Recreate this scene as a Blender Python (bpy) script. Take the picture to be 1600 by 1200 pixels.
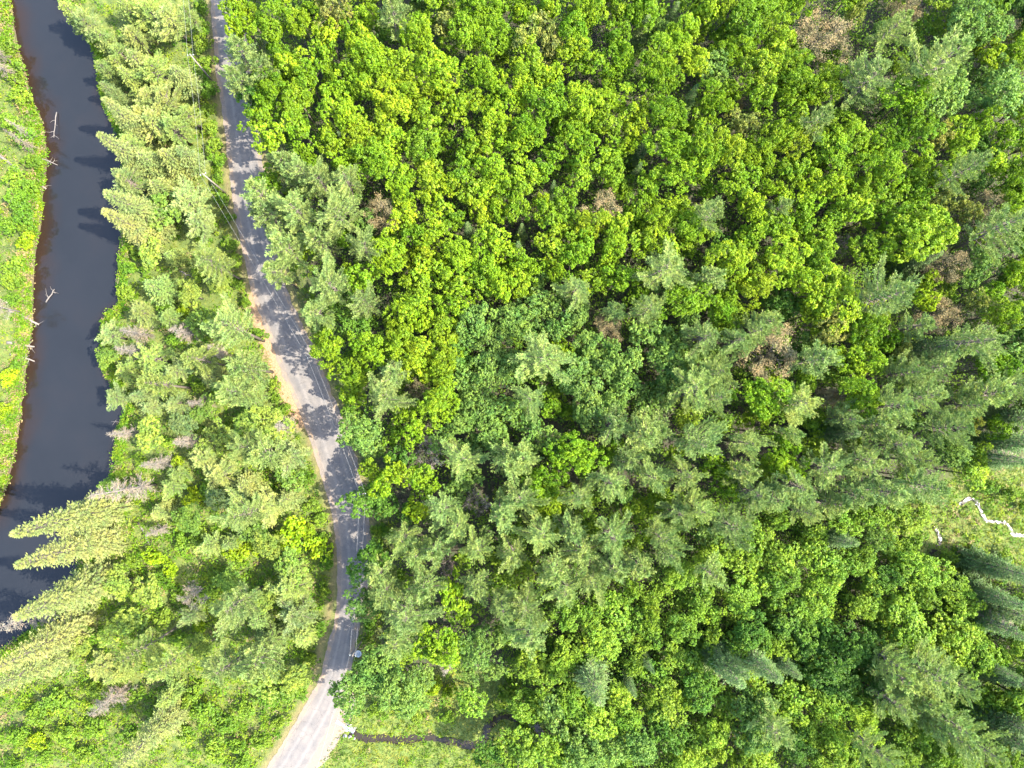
import bpy, math, random
import numpy as np
from mathutils import Vector, Matrix, Euler

for o in list(bpy.data.objects):
    bpy.data.objects.remove(o)
S = bpy.context.scene
COL = S.collection
rnd = random.Random(7)
RNG = np.random.default_rng(7)

# ------------------------------------------------------------------ camera
H = 120.0                                   # drone height above the road, metres
cam_d = bpy.data.cameras.new('camera')
cam_d.sensor_width = 36.0
cam_d.lens = 24.0
cam_d.clip_end = 2000.0
cam = bpy.data.objects.new('camera', cam_d)
cam.location = (0, 0, H)
cam.rotation_euler = (math.radians(3.2), math.radians(-1.05), 0)
COL.objects.link(cam)
S.camera = cam
CAMR = np.array(Euler(cam.rotation_euler).to_matrix())
F = 1600 * 24.0 / 36.0

# ------------------------------------------------------------------ sky, sun, exposure
SUN_AZ = math.radians(-10.0)                # from +x, a little towards -y
SUN_EL = math.radians(50.0)
sunv = Vector((math.cos(SUN_AZ) * math.cos(SUN_EL), math.sin(SUN_AZ) * math.cos(SUN_EL), math.sin(SUN_EL)))
world = bpy.data.worlds.new('World')
S.world = world
world.use_nodes = True
wn = world.node_tree
sky = wn.nodes.new('ShaderNodeTexSky')
sky.sky_type = 'NISHITA'
sky.sun_disc = False
sky.sun_elevation = SUN_EL
sky.sun_rotation = math.atan2(sunv.x, sunv.y)
sky.air_density = 1.2
sky.dust_density = 2.0
bg = wn.nodes['Background']
bg.inputs['Strength'].default_value = 0.15
wn.links.new(sky.outputs[0], bg.inputs['Color'])
sun_d = bpy.data.lights.new('sun', 'SUN')
sun_d.energy = 3.2
sun_d.angle = math.radians(0.53)
sun_d.color = (1.0, 0.93, 0.78)
sun = bpy.data.objects.new('sun', sun_d)
sun.rotation_euler = (-sunv).to_track_quat('-Z', 'Y').to_euler()
sun.location = (60, -10, 90)
COL.objects.link(sun)
S.view_settings.view_transform = 'Standard'
S.view_settings.look = 'None'
S.view_settings.exposure = 2.85
S.view_settings.gamma = 1.0
S.view_settings.use_curve_mapping = False
S.render.engine = 'CYCLES'
S.cycles.max_bounces = 7
S.cycles.diffuse_bounces = 4
S.cycles.glossy_bounces = 2
S.cycles.transmission_bounces = 5
S.cycles.transparent_max_bounces = 4
S.cycles.sample_clamp_indirect = 6.0

# ------------------------------------------------------------------ photo point <-> place
def ground_at(px, py, z=0.0):
    """the place at height z that the photograph shows at (px, py)"""
    d = CAMR @ np.array([(px - 800) / F, -(py - 600) / F, -1.0])
    t = (z - H) / d[2]
    return np.array([d[0] * t, d[1] * t, z])
def photo_at(p):
    q = CAMR.T @ (np.array(p, float) - np.array([0, 0, H]))
    return 800 + F * q[0] / -q[2], 600 - F * q[1] / -q[2]
def path(pts, z=0.0):
    return np.array([ground_at(x, y, z)[:2] for x, y in pts])
def smooth_path(P, n=4):
    """Catmull-Rom resampling of a polyline"""
    P = np.asarray(P, float)
    Q = np.vstack([2 * P[0] - P[1], P, 2 * P[-1] - P[-2]])
    out = []
    for i in range(1, len(Q) - 2):
        for k in range(n):
            t = k / n
            a, b, c, d = Q[i - 1], Q[i], Q[i + 1], Q[i + 2]
            out.append(0.5 * (2 * b + (c - a) * t + (2 * a - 5 * b + 4 * c - d) * t * t + (3 * b - a - 3 * c + d) * t ** 3))
    out.append(P[-1])
    return np.array(out)
def dist_to_line(X, P, closed=False):
    """distance of points X (n,2) to polyline P"""
    best = np.full(len(X), 1e9)
    m = len(P)
    for i in range(m if closed else m - 1):
        a, b = P[i], P[(i + 1) % m]
        ab = b - a
        L = float(ab @ ab) + 1e-9
        t = np.clip(((X - a) @ ab) / L, 0, 1)
        d = X - (a + t[:, None] * ab)
        best = np.minimum(best, np.hypot(d[:, 0], d[:, 1]))
    return best
def inside(X, P):
    r = np.zeros(len(X), bool)
    m = len(P)
    for i in range(m):
        x1, y1 = P[i]
        x2, y2 = P[(i + 1) % m]
        c = ((y1 > X[:, 1]) != (y2 > X[:, 1]))
        xi = (x2 - x1) * (X[:, 1] - y1) / (y2 - y1 + 1e-12) + x1
        r ^= c & (X[:, 0] < xi)
    return r
def wob(X, s=1.0, o=0.0):
    x, y = X[:, 0] * s, X[:, 1] * s
    return (np.sin(x * .31 + o) * np.cos(y * .27 - o) + .5 * np.sin(x * .83 - y * .61 + 2 * o) + .3 * np.cos(x * 1.7 + y * 1.9 + o)) / 1.8
def smooth(a, b, x):
    t = np.clip((x - a) / (b - a), 0, 1)
    return t * t * (3 - 2 * t)

# ------------------------------------------------------------------ mesh helpers
def tri_mesh(name, V, T, attrs=None, smooth_shade=False):
    me = bpy.data.meshes.new(name)
    V = np.asarray(V, np.float32)
    T = np.asarray(T, np.int32)
    k = T.shape[1]
    me.vertices.add(len(V))
    me.vertices.foreach_set('co', V.ravel())
    me.loops.add(T.size)
    me.loops.foreach_set('vertex_index', T.ravel())
    me.polygons.add(len(T))
    me.polygons.foreach_set('loop_start', np.arange(0, T.size, k, dtype=np.int32))
    for an, arr in (attrs or {}).items():
        arr = np.asarray(arr, np.float32)
        if arr.ndim == 1:
            a = me.attributes.new(an, 'FLOAT', 'POINT')
            a.data.foreach_set('value', arr)
        else:
            a = me.attributes.new(an, 'FLOAT_COLOR', 'POINT')
            if arr.shape[1] == 3:
                arr = np.hstack([arr, np.ones((len(arr), 1), np.float32)])
            a.data.foreach_set('color', arr.ravel())
    me.update(calc_edges=True)
    if smooth_shade:
        me.polygons.foreach_set('use_smooth', np.ones(len(T), bool))
    me.validate()
    return me
def unit(A):
    if A.ndim == 1:
        return A / (math.sqrt(float(A @ A)) + 1e-9)
    return A / (np.sqrt(np.einsum('...i,...i', A, A))[..., None] + 1e-9)
UP = np.array([0, 0, 1.0])
class Leaves:
    """collects folded leaf blades: centre, direction, facing, length, width"""
    def __init__(self):
        self.c, self.d, self.n, self.l, self.w, self.t, self.k = [], [], [], [], [], [], []
    def add(self, C, D, N, length, width, tint, color=None):
        m = len(C)
        self.c.append(C)
        self.d.append(D)
        self.n.append(N)
        for lst, val in ((self.l, length), (self.w, width), (self.t, tint)):
            lst.append(val if isinstance(val, np.ndarray) else np.full(m, val))
        if color is not None:
            self.k.append(color)
    def mesh(self, name, fold=0.25):
        C, D = np.vstack(self.c), unit(np.vstack(self.d))
        V = unit(np.cross(np.vstack(self.n), D)) * np.concatenate(self.w)[:, None] / 2
        U = D * np.concatenate(self.l)[:, None] / 2
        T = np.clip(np.concatenate(self.t), 0, 1)
        n = len(C)
        N = np.cross(D, unit(V)) * np.linalg.norm(V, axis=1)[:, None] * fold * 2
        P = np.stack([C - U, C + V + N + U * .15, C + U, C - V + N + U * .15], 1).reshape(-1, 3)
        b = np.arange(n)[:, None] * 4
        tris = np.concatenate([b + np.array([[0, 2, 1]]), b + np.array([[0, 3, 2]])], 0)
        at = {'tint': np.repeat(T, 4)}
        if self.k:
            at['colr'] = np.repeat(np.vstack(self.k), 4, axis=0)
        return tri_mesh(name, P, tris, at)
class Tubes:
    def __init__(self):
        self.v, self.f, self.n = [], [], 0
    def add(self, P, R, sides=6, cap=True):
        P = np.asarray(P, float)
        R = np.broadcast_to(R, (len(P),))
        d = np.gradient(P, axis=0)
        d = unit(d)
        ref = np.array([0, 0, 1.0]) if abs(d[0][2]) < .9 else np.array([1.0, 0, 0])
        a = unit(np.cross(d, ref))
        b = np.cross(d, a)
        ang = np.arange(sides) * 2 * math.pi / sides
        ring = P[:, None, :] + R[:, None, None] * (a[:, None, :] * np.cos(ang)[None, :, None] + b[:, None, :] * np.sin(ang)[None, :, None])
        base = self.n
        self.v.append(ring.reshape(-1, 3))
        m = len(P)
        for i in range(m - 1):
            for j in range(sides):
                q = base + i * sides + j
                r = base + i * sides + (j + 1) % sides
                self.f += [(q, r, r + sides), (q, r + sides, q + sides)]
        self.n += m * sides
        if cap:
            for e in (0, m - 1):
                self.v.append(P[e][None])
                for j in range(sides):
                    x, y = base + e * sides + j, base + e * sides + (j + 1) % sides
                    self.f.append((self.n, y, x) if e == 0 else (self.n, x, y))
                self.n += 1
    def mesh(self, name, smooth_shade=True):
        return tri_mesh(name, np.vstack(self.v), np.array(self.f), None, smooth_shade)
def link(name, me, mat=None, parent=None, **props):
    o = bpy.data.objects.new(name, me)
    COL.objects.link(o)
    if mat is not None and me is not None and not me.materials:
        me.materials.append(mat)
    if parent is not None:
        o.parent = parent
    for k, v in props.items():
        o[k] = v
    return o

# ------------------------------------------------------------------ materials
def new_mat(name):
    m = bpy.data.materials.new(name)
    m.use_nodes = True
    nt = m.node_tree
    nt.nodes.clear()
    out = nt.nodes.new('ShaderNodeOutputMaterial')
    return m, nt, out
def N(nt, kind, **kw):
    n = nt.nodes.new(kind)
    for k, v in kw.items():
        if k in n.inputs:
            n.inputs[k].default_value = v
        else:
            setattr(n, k, v)
    return n
def mixrgb(nt, a, b, fac, mode='MIX'):
    n = nt.nodes.new('ShaderNodeMix')
    n.data_type = 'RGBA'
    n.blend_type = mode
    for sock, val in ((n.inputs[0], fac), (n.inputs[6], a), (n.inputs[7], b)):
        if hasattr(val, 'links'):
            nt.links.new(val, sock)
        else:
            sock.default_value = val if not isinstance(val, tuple) else (*val, 1)
    return n.outputs[2]
def leaf_material(name, transl=0.4, gloss=0.03, attr_colour=False, spread=0.6):
    m, nt, out = new_mat(name)
    if attr_colour:
        base = N(nt, 'ShaderNodeAttribute', attribute_name='colr').outputs['Color']
    else:
        base = N(nt, 'ShaderNodeObjectInfo').outputs['Color']
    tint = N(nt, 'ShaderNodeAttribute', attribute_name='tint')
    # every leaf has its own age and greenness
    ramp = N(nt, 'ShaderNodeValToRGB')
    e = ramp.color_ramp.elements
    e[0].position, e[0].color = 0.0, (1 - .45 * spread, 1 - .35 * spread, 1 - .2 * spread, 1)
    e[1].position, e[1].color = 1.0, (1 + .42 * spread, 1 + .38 * spread, 1 + .1 * spread, 1)
    nt.links.new(tint.outputs['Fac'], ramp.inputs[0])
    c = mixrgb(nt, base, ramp.outputs[0], 1.0, 'MULTIPLY')
    gp = N(nt, 'ShaderNodeNewGeometry')
    nz = N(nt, 'ShaderNodeTexNoise', Scale=.55, Detail=3.0)
    nt.links.new(gp.outputs['Position'], nz.inputs['Vector'])
    dr_ = N(nt, 'ShaderNodeValToRGB')
    e = dr_.color_ramp.elements
    e[0].position, e[0].color = .32, (.74, .86, .9, 1)
    e[1].position, e[1].color = .68, (1.3, 1.12, 1.05, 1)
    nt.links.new(nz.outputs[0], dr_.inputs[0])
    c = mixrgb(nt, c, dr_.outputs[0], 1.0, 'MULTIPLY')
    d = N(nt, 'ShaderNodeBsdfDiffuse')
    t = N(nt, 'ShaderNodeBsdfTranslucent')
    tc = mixrgb(nt, c, (1.02, 1.10, .5), 1.0, 'MULTIPLY')
    nt.links.new(c, d.inputs[0])
    nt.links.new(tc, t.inputs[0])
    mx = N(nt, 'ShaderNodeMixShader')
    mx.inputs[0].default_value = transl
    nt.links.new(d.outputs[0], mx.inputs[1])
    nt.links.new(t.outputs[0], mx.inputs[2])
    g = N(nt, 'ShaderNodeBsdfGlossy', Roughness=0.45)
    mg = N(nt, 'ShaderNodeMixShader')
    mg.inputs[0].default_value = gloss
    nt.links.new(mx.outputs[0], mg.inputs[1])
    nt.links.new(g.outputs[0], mg.inputs[2])
    nt.links.new(mg.outputs[0], out.inputs[0])
    return m
def bark_material(name, c1, c2, scale=6.0):
    m, nt, out = new_mat(name)
    tc = N(nt, 'ShaderNodeTexCoord')
    no = N(nt, 'ShaderNodeTexNoise', Scale=scale, Detail=5.0)
    nt.links.new(tc.outputs['Object'], no.inputs['Vector'])
    c = mixrgb(nt, c1, c2, no.outputs[0])
    p = N(nt, 'ShaderNodeBsdfPrincipled', Roughness=0.9)
    nt.links.new(c, p.inputs['Base Color'])
    bp = N(nt, 'ShaderNodeBump', Strength=0.5, Distance=0.05)
    nt.links.new(no.outputs[0], bp.inputs['Height'])
    nt.links.new(bp.outputs[0], p.inputs['Normal'])
    nt.links.new(p.outputs[0], out.inputs[0])
    return m
M_LEAF = leaf_material('broad_leaf', .40, .012, spread=1.0)
M_NEEDLE = leaf_material('needle', .28, .015, spread=.65)
M_UNDER = leaf_material('undergrowth_leaf', .38, .008, True, .7)
M_TWIG = leaf_material('dry_twig', .1, .0, spread=.5)
M_BARK = bark_material('bark', (.055, .042, .032), (.14, .115, .09))
M_BARE = bark_material('weathered_wood', (.07, .060, .053), (.155, .135, .12))
M_POLE = bark_material('pole_wood', (.11, .09, .075), (.19, .165, .14), 3.0)

# ------------------------------------------------------------------ the lie of the land
ROAD_L = [(322, -110), (328, -60), (335, 0), (340, 60), (344, 112), (354, 175), (360, 225), (366, 280), (373, 330), (385, 387), (399, 450), (416, 500), (434, 545), (453, 595),
          (480, 655), (501, 717), (517, 770), (527, 810), (532, 850), (534, 900), (530, 962), (520, 1005), (506, 1060), (482, 1105), (452, 1155), (425, 1197), (395, 1240), (340, 1310)]
ROAD_R = [(362, -110), (368, -60), (375, 0), (380, 60), (385, 112), (395, 175), (401, 225), (407, 280), (414, 330), (425, 387), (439, 445), (457, 490), (476, 530), (497, 578),
          (522, 640), (543, 700), (560, 758), (569, 800), (573, 845), (571, 895), (560, 950), (549, 1010), (538, 1065), (525, 1112), (503, 1157), (478, 1200), (448, 1245), (395, 1315)]
RL, RR = smooth_path(path(ROAD_L), 5), smooth_path(path(ROAD_R), 5)
RC = (RL + RR) / 2
RIVER = [(100, -90), (95, 0), (112, 22), (138, 60), (152, 95), (158, 150), (176, 190), (194, 240), (190, 300), (194, 345), (189, 400), (186, 450), (188, 478), (168, 492), (160, 520),
         (161, 570), (176, 602), (196, 636), (182, 680), (181, 735), (168, 760), (150, 800), (138, 850), (118, 910), (84, 968), (30, 1010), (-40, 1050), (-120, 1060),
         (-120, 900), (-30, 830), (5, 780), (20, 730), (30, 680), (38, 620), (45, 560), (53, 510), (54, 440), (58, 395), (67, 345), (70, 300), (76, 240), (66, 185), (52, 160), (42, 110),
         (32, 80), (22, 20), (12, -90)]
RIVER = [(x + (6 if i < 24 else -6), y) for i, (x, y) in enumerate(RIVER)]
RIV = smooth_path(path(RIVER + RIVER[:1], -1.0), 3)[:-1]
CREEK_A = smooth_path(path([(549, 1143), (560, 1151), (578, 1156), (600, 1155), (616, 1158), (636, 1156), (668, 1152), (690, 1158), (712, 1160), (740, 1167), (755, 1157), (764, 1136), (780, 1122), (802, 1122), (835, 1135), (850, 1150)]), 4)
CREEK_B = smooth_path(path([(1500, 789), (1508, 785), (1517, 779), (1528, 783), (1533, 796), (1541, 812), (1552, 815), (1570, 816), (1580, 824), (1586, 836), (1600, 838), (1630, 850)]), 4)
CREEK_C = smooth_path(path([(1460, 823), (1467, 831), (1471, 842), (1469, 852), (1461, 860), (1455, 866)]), 4)
CREEKS = [CREEK_A, CREEK_B, CREEK_C]
MEADOW = path([(1425, 800), (1470, 780), (1500, 760), (1530, 745), (1640, 735), (1640, 880), (1560, 890), (1480, 880), (1430, 860)])
BOTTOM = path([(540, 1100), (620, 1110), (700, 1060), (780, 1070), (810, 1110), (860, 1140), (850, 1200), (830, 1290), (440, 1290), (510, 1170)])
def land(X):
    """ground height for points X (n,2)"""
    dr = dist_to_line(X, RC)
    z = (.55 * wob(X, .35) + .2 * wob(X, 1.3, 2.)) * smooth(4.5, 12, dr)
    z = z - .35 * smooth(5.2, 3.6, dr) * 0 - .25 * np.exp(-((dr - 5.6) / 1.1) ** 2)
    din = dist_to_line(X, RIV, True)
    sd = np.where(inside(X, RIV), -din, din)
    k = smooth(1.1, -.7, sd)
    z = z * (1 - k) + k * (-1.05 - 1.3 * smooth(0, -3.5, sd))
    for c in CREEKS:
        dc = dist_to_line(X, c)
        z = z * smooth(1.0, 4.0, dc) - .5 * smooth(1.5, .3, dc)
    return z

fx = np.concatenate([np.linspace(-600, -112, 18), np.arange(-110, 110.1, .8), np.linspace(112, 600, 18)])
fy = np.concatenate([np.linspace(-600, -84, 18), np.arange(-82, 96.1, .8), np.linspace(98, 600, 18)])
GX, GY = np.meshgrid(fx, fy)
GP = np.stack([GX.ravel(), GY.ravel()], 1)
gz = land(GP)
din = dist_to_line(GP, RIV, True)
sd = np.where(inside(GP, RIV), -din, din)
droad = dist_to_line(GP, RC)
def field(G, X):
    """value of a ground field at points X by bilinear lookup"""
    G = G.reshape(len(fy), len(fx))
    i = np.clip(np.searchsorted(fx, X[:, 0]) - 1, 0, len(fx) - 2)
    j = np.clip(np.searchsorted(fy, X[:, 1]) - 1, 0, len(fy) - 2)
    a = (X[:, 0] - fx[i]) / (fx[i + 1] - fx[i])
    b = (X[:, 1] - fy[j]) / (fy[j + 1] - fy[j])
    return (G[j, i] * (1 - a) + G[j, i + 1] * a) * (1 - b) + (G[j + 1, i] * (1 - a) + G[j + 1, i + 1] * a) * b
def ground_z(x, y):
    return float(field(gz, np.array([[x, y]]))[0])
def left_of_road(X):
    """True on the river's side of the road"""
    P = RC
    best, side = np.full(len(X), 1e9), np.zeros(len(X), bool)
    for i in range(len(P) - 1):
        a, b = P[i], P[i + 1]
        ab = b - a
        t = np.clip(((X - a) @ ab) / (ab @ ab), 0, 1)
        d = X - (a + t[:, None] * ab)
        r = np.hypot(d[:, 0], d[:, 1])
        s = (ab[0] * d[:, 1] - ab[1] * d[:, 0]) < 0       # the road runs down the photo
        side = np.where(r < best, s, side)
        best = np.minimum(best, r)
    return side
LFT = left_of_road(GP)
dcreek = np.minimum.reduce([dist_to_line(GP, c) for c in CREEKS])
dmead = np.where(inside(GP, MEADOW), 0, dist_to_line(GP, MEADOW, True))
dbot = np.where(inside(GP, BOTTOM), 0, dist_to_line(GP, BOTTOM, True))
grass_w = np.maximum.reduce([LFT * smooth(2.5, 4.5, droad) * .85, smooth(5, 0, dmead), smooth(4, 0, dbot), smooth(9, 5, droad) * .6])
soil_w = np.exp(-((droad - 3.4) / .6) ** 2) * .4
soil_w = np.maximum(soil_w, LFT * smooth(2.3, 1.2, dist_to_line(GP, path([(398, 470), (424, 545), (446, 605), (470, 655)]))))
mud_w = smooth(.3, -.3, sd)
nx, ny = len(fx), len(fy)
ii = np.arange(nx * ny).reshape(ny, nx)
quads = np.stack([ii[:-1, :-1].ravel(), ii[:-1, 1:].ravel(), ii[1:, 1:].ravel(), ii[1:, :-1].ravel()], 1)
gm = tri_mesh('ground', np.column_stack([GP, gz]), quads, {'zone': np.column_stack([grass_w, soil_w, mud_w])}, True)
m, nt, out = new_mat('forest_ground')
zn = N(nt, 'ShaderNodeAttribute', attribute_name='zone')
sep = N(nt, 'ShaderNodeSeparateColor')
nt.links.new(zn.outputs['Color'], sep.inputs[0])
geo = N(nt, 'ShaderNodeNewGeometry')
n1 = N(nt, 'ShaderNodeTexNoise', Scale=.8, Detail=8.0, Roughness=.65)
n2 = N(nt, 'ShaderNodeTexNoise', Scale=.13, Detail=4.0)
n3 = N(nt, 'ShaderNodeTexNoise', Scale=4.0, Detail=5.0, Roughness=.7)
for n in (n1, n2, n3):
    nt.links.new(geo.outputs['Position'], n.inputs['Vector'])
def ramp(nt, src, stops):
    r = N(nt, 'ShaderNodeValToRGB')
    e = r.color_ramp.elements
    while len(e) < len(stops):
        e.new(.5)
    for el, (p, c) in zip(e, stops):
        el.position, el.color = p, (*c, 1)
    nt.links.new(src, r.inputs[0])
    return r.outputs[0]
litter = ramp(nt, n1.outputs[0], [(.3, (.014, .014, .008)), (.5, (.032, .028, .015)), (.62, (.025, .042, .012)), (.75, (.06, .043, .026))])
gr = ramp(nt, n1.outputs[0], [(.3, (.030, .052, .008)), (.5, (.065, .095, .012)), (.64, (.11, .12, .02)), (.78, (.18, .14, .06))])
soil = ramp(nt, n3.outputs[0], [(.3, (.14, .085, .042)), (.6, (.235, .15, .085)), (.8, (.29, .21, .14))])
mud = ramp(nt, n1.outputs[0], [(.3, (.030, .020, .013)), (.7, (.062, .040, .026))])
c = mixrgb(nt, litter, gr, sep.outputs[0])
c = mixrgb(nt, c, soil, sep.outputs[1])
c = mixrgb(nt, c, mud, sep.outputs[2])
p = N(nt, 'ShaderNodeBsdfPrincipled', Roughness=.95)
nt.links.new(c, p.inputs['Base Color'])
bp = N(nt, 'ShaderNodeBump', Strength=.8, Distance=.15)
nt.links.new(n3.outputs[0], bp.inputs['Height'])
nt.links.new(bp.outputs[0], p.inputs['Normal'])
nt.links.new(p.outputs[0], out.inputs[0])
link('ground', gm, m, kind='structure')

# ------------------------------------------------------------------ river
def fan_sheet(name, P, z, step=2.0):
    lo, hi = P.min(0) - 3, P.max(0) + 3
    xs, ys = np.arange(lo[0], hi[0], step), np.arange(lo[1], hi[1], step)
    A, B = np.meshgrid(xs, ys)
    Q = np.stack([A.ravel(), B.ravel()], 1)
    di = dist_to_line(Q, P, True)
    s = np.where(inside(Q, P), -di, di)
    w = len(xs)
    id_ = np.arange(len(Q)).reshape(len(ys), w)
    qs = np.stack([id_[:-1, :-1].ravel(), id_[:-1, 1:].ravel(), id_[1:, 1:].ravel(), id_[1:, :-1].ravel()], 1)
    keep = (s[qs] < 3.0).any(1)
    used = np.unique(qs[keep])
    remap = -np.ones(len(Q), int)
    remap[used] = np.arange(len(used))
    return Q[used], remap[qs[keep]], s[used]
LB = smooth_path(path(RIVER[28:], -1.0), 3)
Qw, Tw, sw = fan_sheet('river', RIV, -1.0, 1.2)
dleft = dist_to_line(Qw, LB)
dw = dleft + 1.6 * wob(Qw, .9, 1.)
shal = smooth(4.4, .2, dw) * .9 + smooth(2.2, 0, -sw + .8 * wob(Qw, 1.2)) * .5
wm = tri_mesh('river', np.column_stack([Qw, np.full(len(Qw), -1.0)]), Tw, {'shallow': np.clip(shal, 0, 1)}, True)
def water_material(name, deep, shallow, rough=.06, bump=.05, scale=1.2, attr=True):
    m, nt, out = new_mat(name)
    geo = N(nt, 'ShaderNodeNewGeometry')
    a = N(nt, 'ShaderNodeTexNoise', Scale=.12 if attr else .9, Detail=6.0, Roughness=.6)
    b = N(nt, 'ShaderNodeTexNoise', Scale=scale, Detail=3.0)
    nt.links.new(geo.outputs['Position'], a.inputs['Vector'])
    nt.links.new(geo.outputs['Position'], b.inputs['Vector'])
    dc = mixrgb(nt, tuple(.8 * x for x in deep), tuple(1.3 * x for x in deep), a.outputs[0])
    if attr:
        at = N(nt, 'ShaderNodeAttribute', attribute_name='shallow')
        mlt = N(nt, 'ShaderNodeMath', operation='MULTIPLY_ADD', use_clamp=True)
        mlt.inputs[1].default_value = 1.0
        sub = N(nt, 'ShaderNodeMath', operation='MULTIPLY_ADD')
        sub.inputs[1].default_value = .6
        sub.inputs[2].default_value = -.3
        nt.links.new(a.outputs[0], sub.inputs[0])
        nt.links.new(at.outputs['Fac'], mlt.inputs[0])
        nt.links.new(sub.outputs[0], mlt.inputs[2])
        fac = mlt.outputs[0]
        dc = mixrgb(nt, dc, shallow, fac)
    p = N(nt, 'ShaderNodeBsdfPrincipled', Roughness=rough, IOR=1.333)
    nt.links.new(dc, p.inputs['Base Color'])
    bp = N(nt, 'ShaderNodeBump', Strength=bump, Distance=.1)
    nt.links.new(b.outputs[0], bp.inputs['Height'])
    nt.links.new(bp.outputs[0], p.inputs['Normal'])
    nt.links.new(p.outputs[0], out.inputs[0])
    return m
link('river', wm, water_material('river_water', (.0090, .0100, .0122), (.0150, .0090, .0064)), kind='structure')  # deep colour has the sky's grey-blue reflection and a mottled sheen painted in

# ------------------------------------------------------------------ road
def ribbon(name, A, B, z, cross, zf=None):
    """sheet between edge lines A and B; cross = positions across (0..1)"""
    V, U = [], []
    for i in range(len(A)):
        for s in cross:
            q = A[i] * (1 - s) + B[i] * s
            crown = .05 * (1 - (2 * s - 1) ** 2) if 0 <= s <= 1 else 0
            V.append((q[0], q[1], z + crown if zf is None else zf(q)))
            U.append(s)
    k = len(cross)
    T = [(i * k + j, (i + 1) * k + j, (i + 1) * k + j + 1, i * k + j + 1) for i in range(len(A) - 1) for j in range(k - 1)]
    T = np.array(T)
    V = np.array(V)
    a, b, c = V[T[0][0]], V[T[0][1]], V[T[0][2]]
    if np.cross(b - a, c - a)[2] < 0:
        T = T[:, ::-1]
    return tri_mesh(name, V, T, {'across': np.array(U)}, True)
def edge_noise(P, amp, seed):
    d = unit(np.gradient(P, axis=0))
    nrm = np.stack([-d[:, 1], d[:, 0]], 1)
    r = np.random.default_rng(seed)
    n = np.convolve(r.normal(0, 1, len(P) + 4), np.ones(3) / 3, 'same')[2:-2]
    return P + nrm * (n * amp)[:, None]
RLf, RRf = smooth_path(RL, 3), smooth_path(RR, 3)
wdir = unit(RRf - RLf)
gL, gR = edge_noise(RLf - wdir * .75, .16, 1), edge_noise(RRf + wdir * .8, .2, 2)
# pull-off of gravel beside the culvert
pull = dist_to_line(gR, path([(535, 1098), (520, 1150), (500, 1185)]))
gR = gR + wdir * (2.0 * smooth(3.5, 0.5, pull))[:, None]
gmesh = ribbon('road_shoulder', gL, gR, .035, (0, .06, .12, .5, .88, .94, 1))
m, nt, out = new_mat('gravel')
geo = N(nt, 'ShaderNodeNewGeometry')
a = N(nt, 'ShaderNodeTexNoise', Scale=9.0, Detail=6.0, Roughness=.8)
b = N(nt, 'ShaderNodeTexNoise', Scale=.7, Detail=4.0)
for n in (a, b):
    nt.links.new(geo.outputs['Position'], n.inputs['Vector'])
c1 = ramp(nt, a.outputs[0], [(.3, (.072, .059, .050)), (.55, (.125, .104, .088)), (.8, (.19, .168, .148))])
c2 = mixrgb(nt, c1, (.20, .135, .08), ramp(nt, b.outputs[0], [(.45, (0, 0, 0)), (.7, (.8, .8, .8))]))
p = N(nt, 'ShaderNodeBsdfPrincipled', Roughness=.95)
nt.links.new(c2, p.inputs['Base Color'])
bp = N(nt, 'ShaderNodeBump', Strength=.6, Distance=.04)
nt.links.new(a.outputs[0], bp.inputs['Height'])
nt.links.new(bp.outputs[0], p.inputs['Normal'])
nt.links.new(p.outputs[0], out.inputs[0])
link('road_shoulder', gmesh, m, kind='structure')
amesh = ribbon('road', edge_noise(RLf, .07, 3), edge_noise(RRf, .07, 4), .07, (0, .06, .2, .4, .5, .6, .8, .94, 1))
m, nt, out = new_mat('worn_asphalt')
geo = N(nt, 'ShaderNodeNewGeometry')
ac = N(nt, 'ShaderNodeAttribute', attribute_name='across')
a = N(nt, 'ShaderNodeTexNoise', Scale=12.0, Detail=5.0, Roughness=.8)
b = N(nt, 'ShaderNodeTexNoise', Scale=.5, Detail=5.0)
v = N(nt, 'ShaderNodeTexVoronoi', Scale=.45, feature='DISTANCE_TO_EDGE')
wv = N(nt, 'ShaderNodeTexNoise', Scale=1.4, Detail=4.0)
for n in (a, b, wv):
    nt.links.new(geo.outputs['Position'], n.inputs['Vector'])
vm = N(nt, 'ShaderNodeVectorMath', operation='MULTIPLY_ADD')
vm.inputs[1].default_value = (.9, .9, .9)
nt.links.new(wv.outputs['Color'], vm.inputs[0])
nt.links.new(geo.outputs['Position'], vm.inputs[2])
nt.links.new(vm.outputs[0], v.inputs['Vector'])
track = ramp(nt, ac.outputs['Fac'], [(0, (1.35, 1.25, 1.15)), (.05, (1.1, 1.06, 1.0)), (.2, (1.0, 1.0, 1.0)), (.29, (1.28, 1.27, 1.25)), (.38, (.98, .98, .98)), (.5, (1.08, 1.07, 1.06)),
                                             (.62, (.96, .96, .97)), (.72, (1.25, 1.24, 1.22)), (.82, (1.0, 1.0, 1.0)), (.93, (1.06, 1.04, 1.0)), (1, (1.4, 1.3, 1.2))])
base = ramp(nt, a.outputs[0], [(.25, (.064, .060, .059)), (.75, (.120, .109, .102))])
base = mixrgb(nt, base, track, 1.0, 'MULTIPLY')
base = mixrgb(nt, base, ramp(nt, b.outputs[0], [(.35, (.82, .83, .86)), (.65, (1.12, 1.08, 1.04))]), 1.0, 'MULTIPLY')
crk = ramp(nt, v.outputs['Distance'], [(0, (.55, .55, .55)), (.012, (1, 1, 1))])
base = mixrgb(nt, base, crk, .95, 'MULTIPLY')
p = N(nt, 'ShaderNodeBsdfPrincipled', Roughness=.85)
nt.links.new(base, p.inputs['Base Color'])
bp = N(nt, 'ShaderNodeBump', Strength=.3, Distance=.02)
nt.links.new(a.outputs[0], bp.inputs['Height'])
nt.links.new(bp.outputs[0], p.inputs['Normal'])
nt.links.new(p.outputs[0], out.inputs[0])
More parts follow.
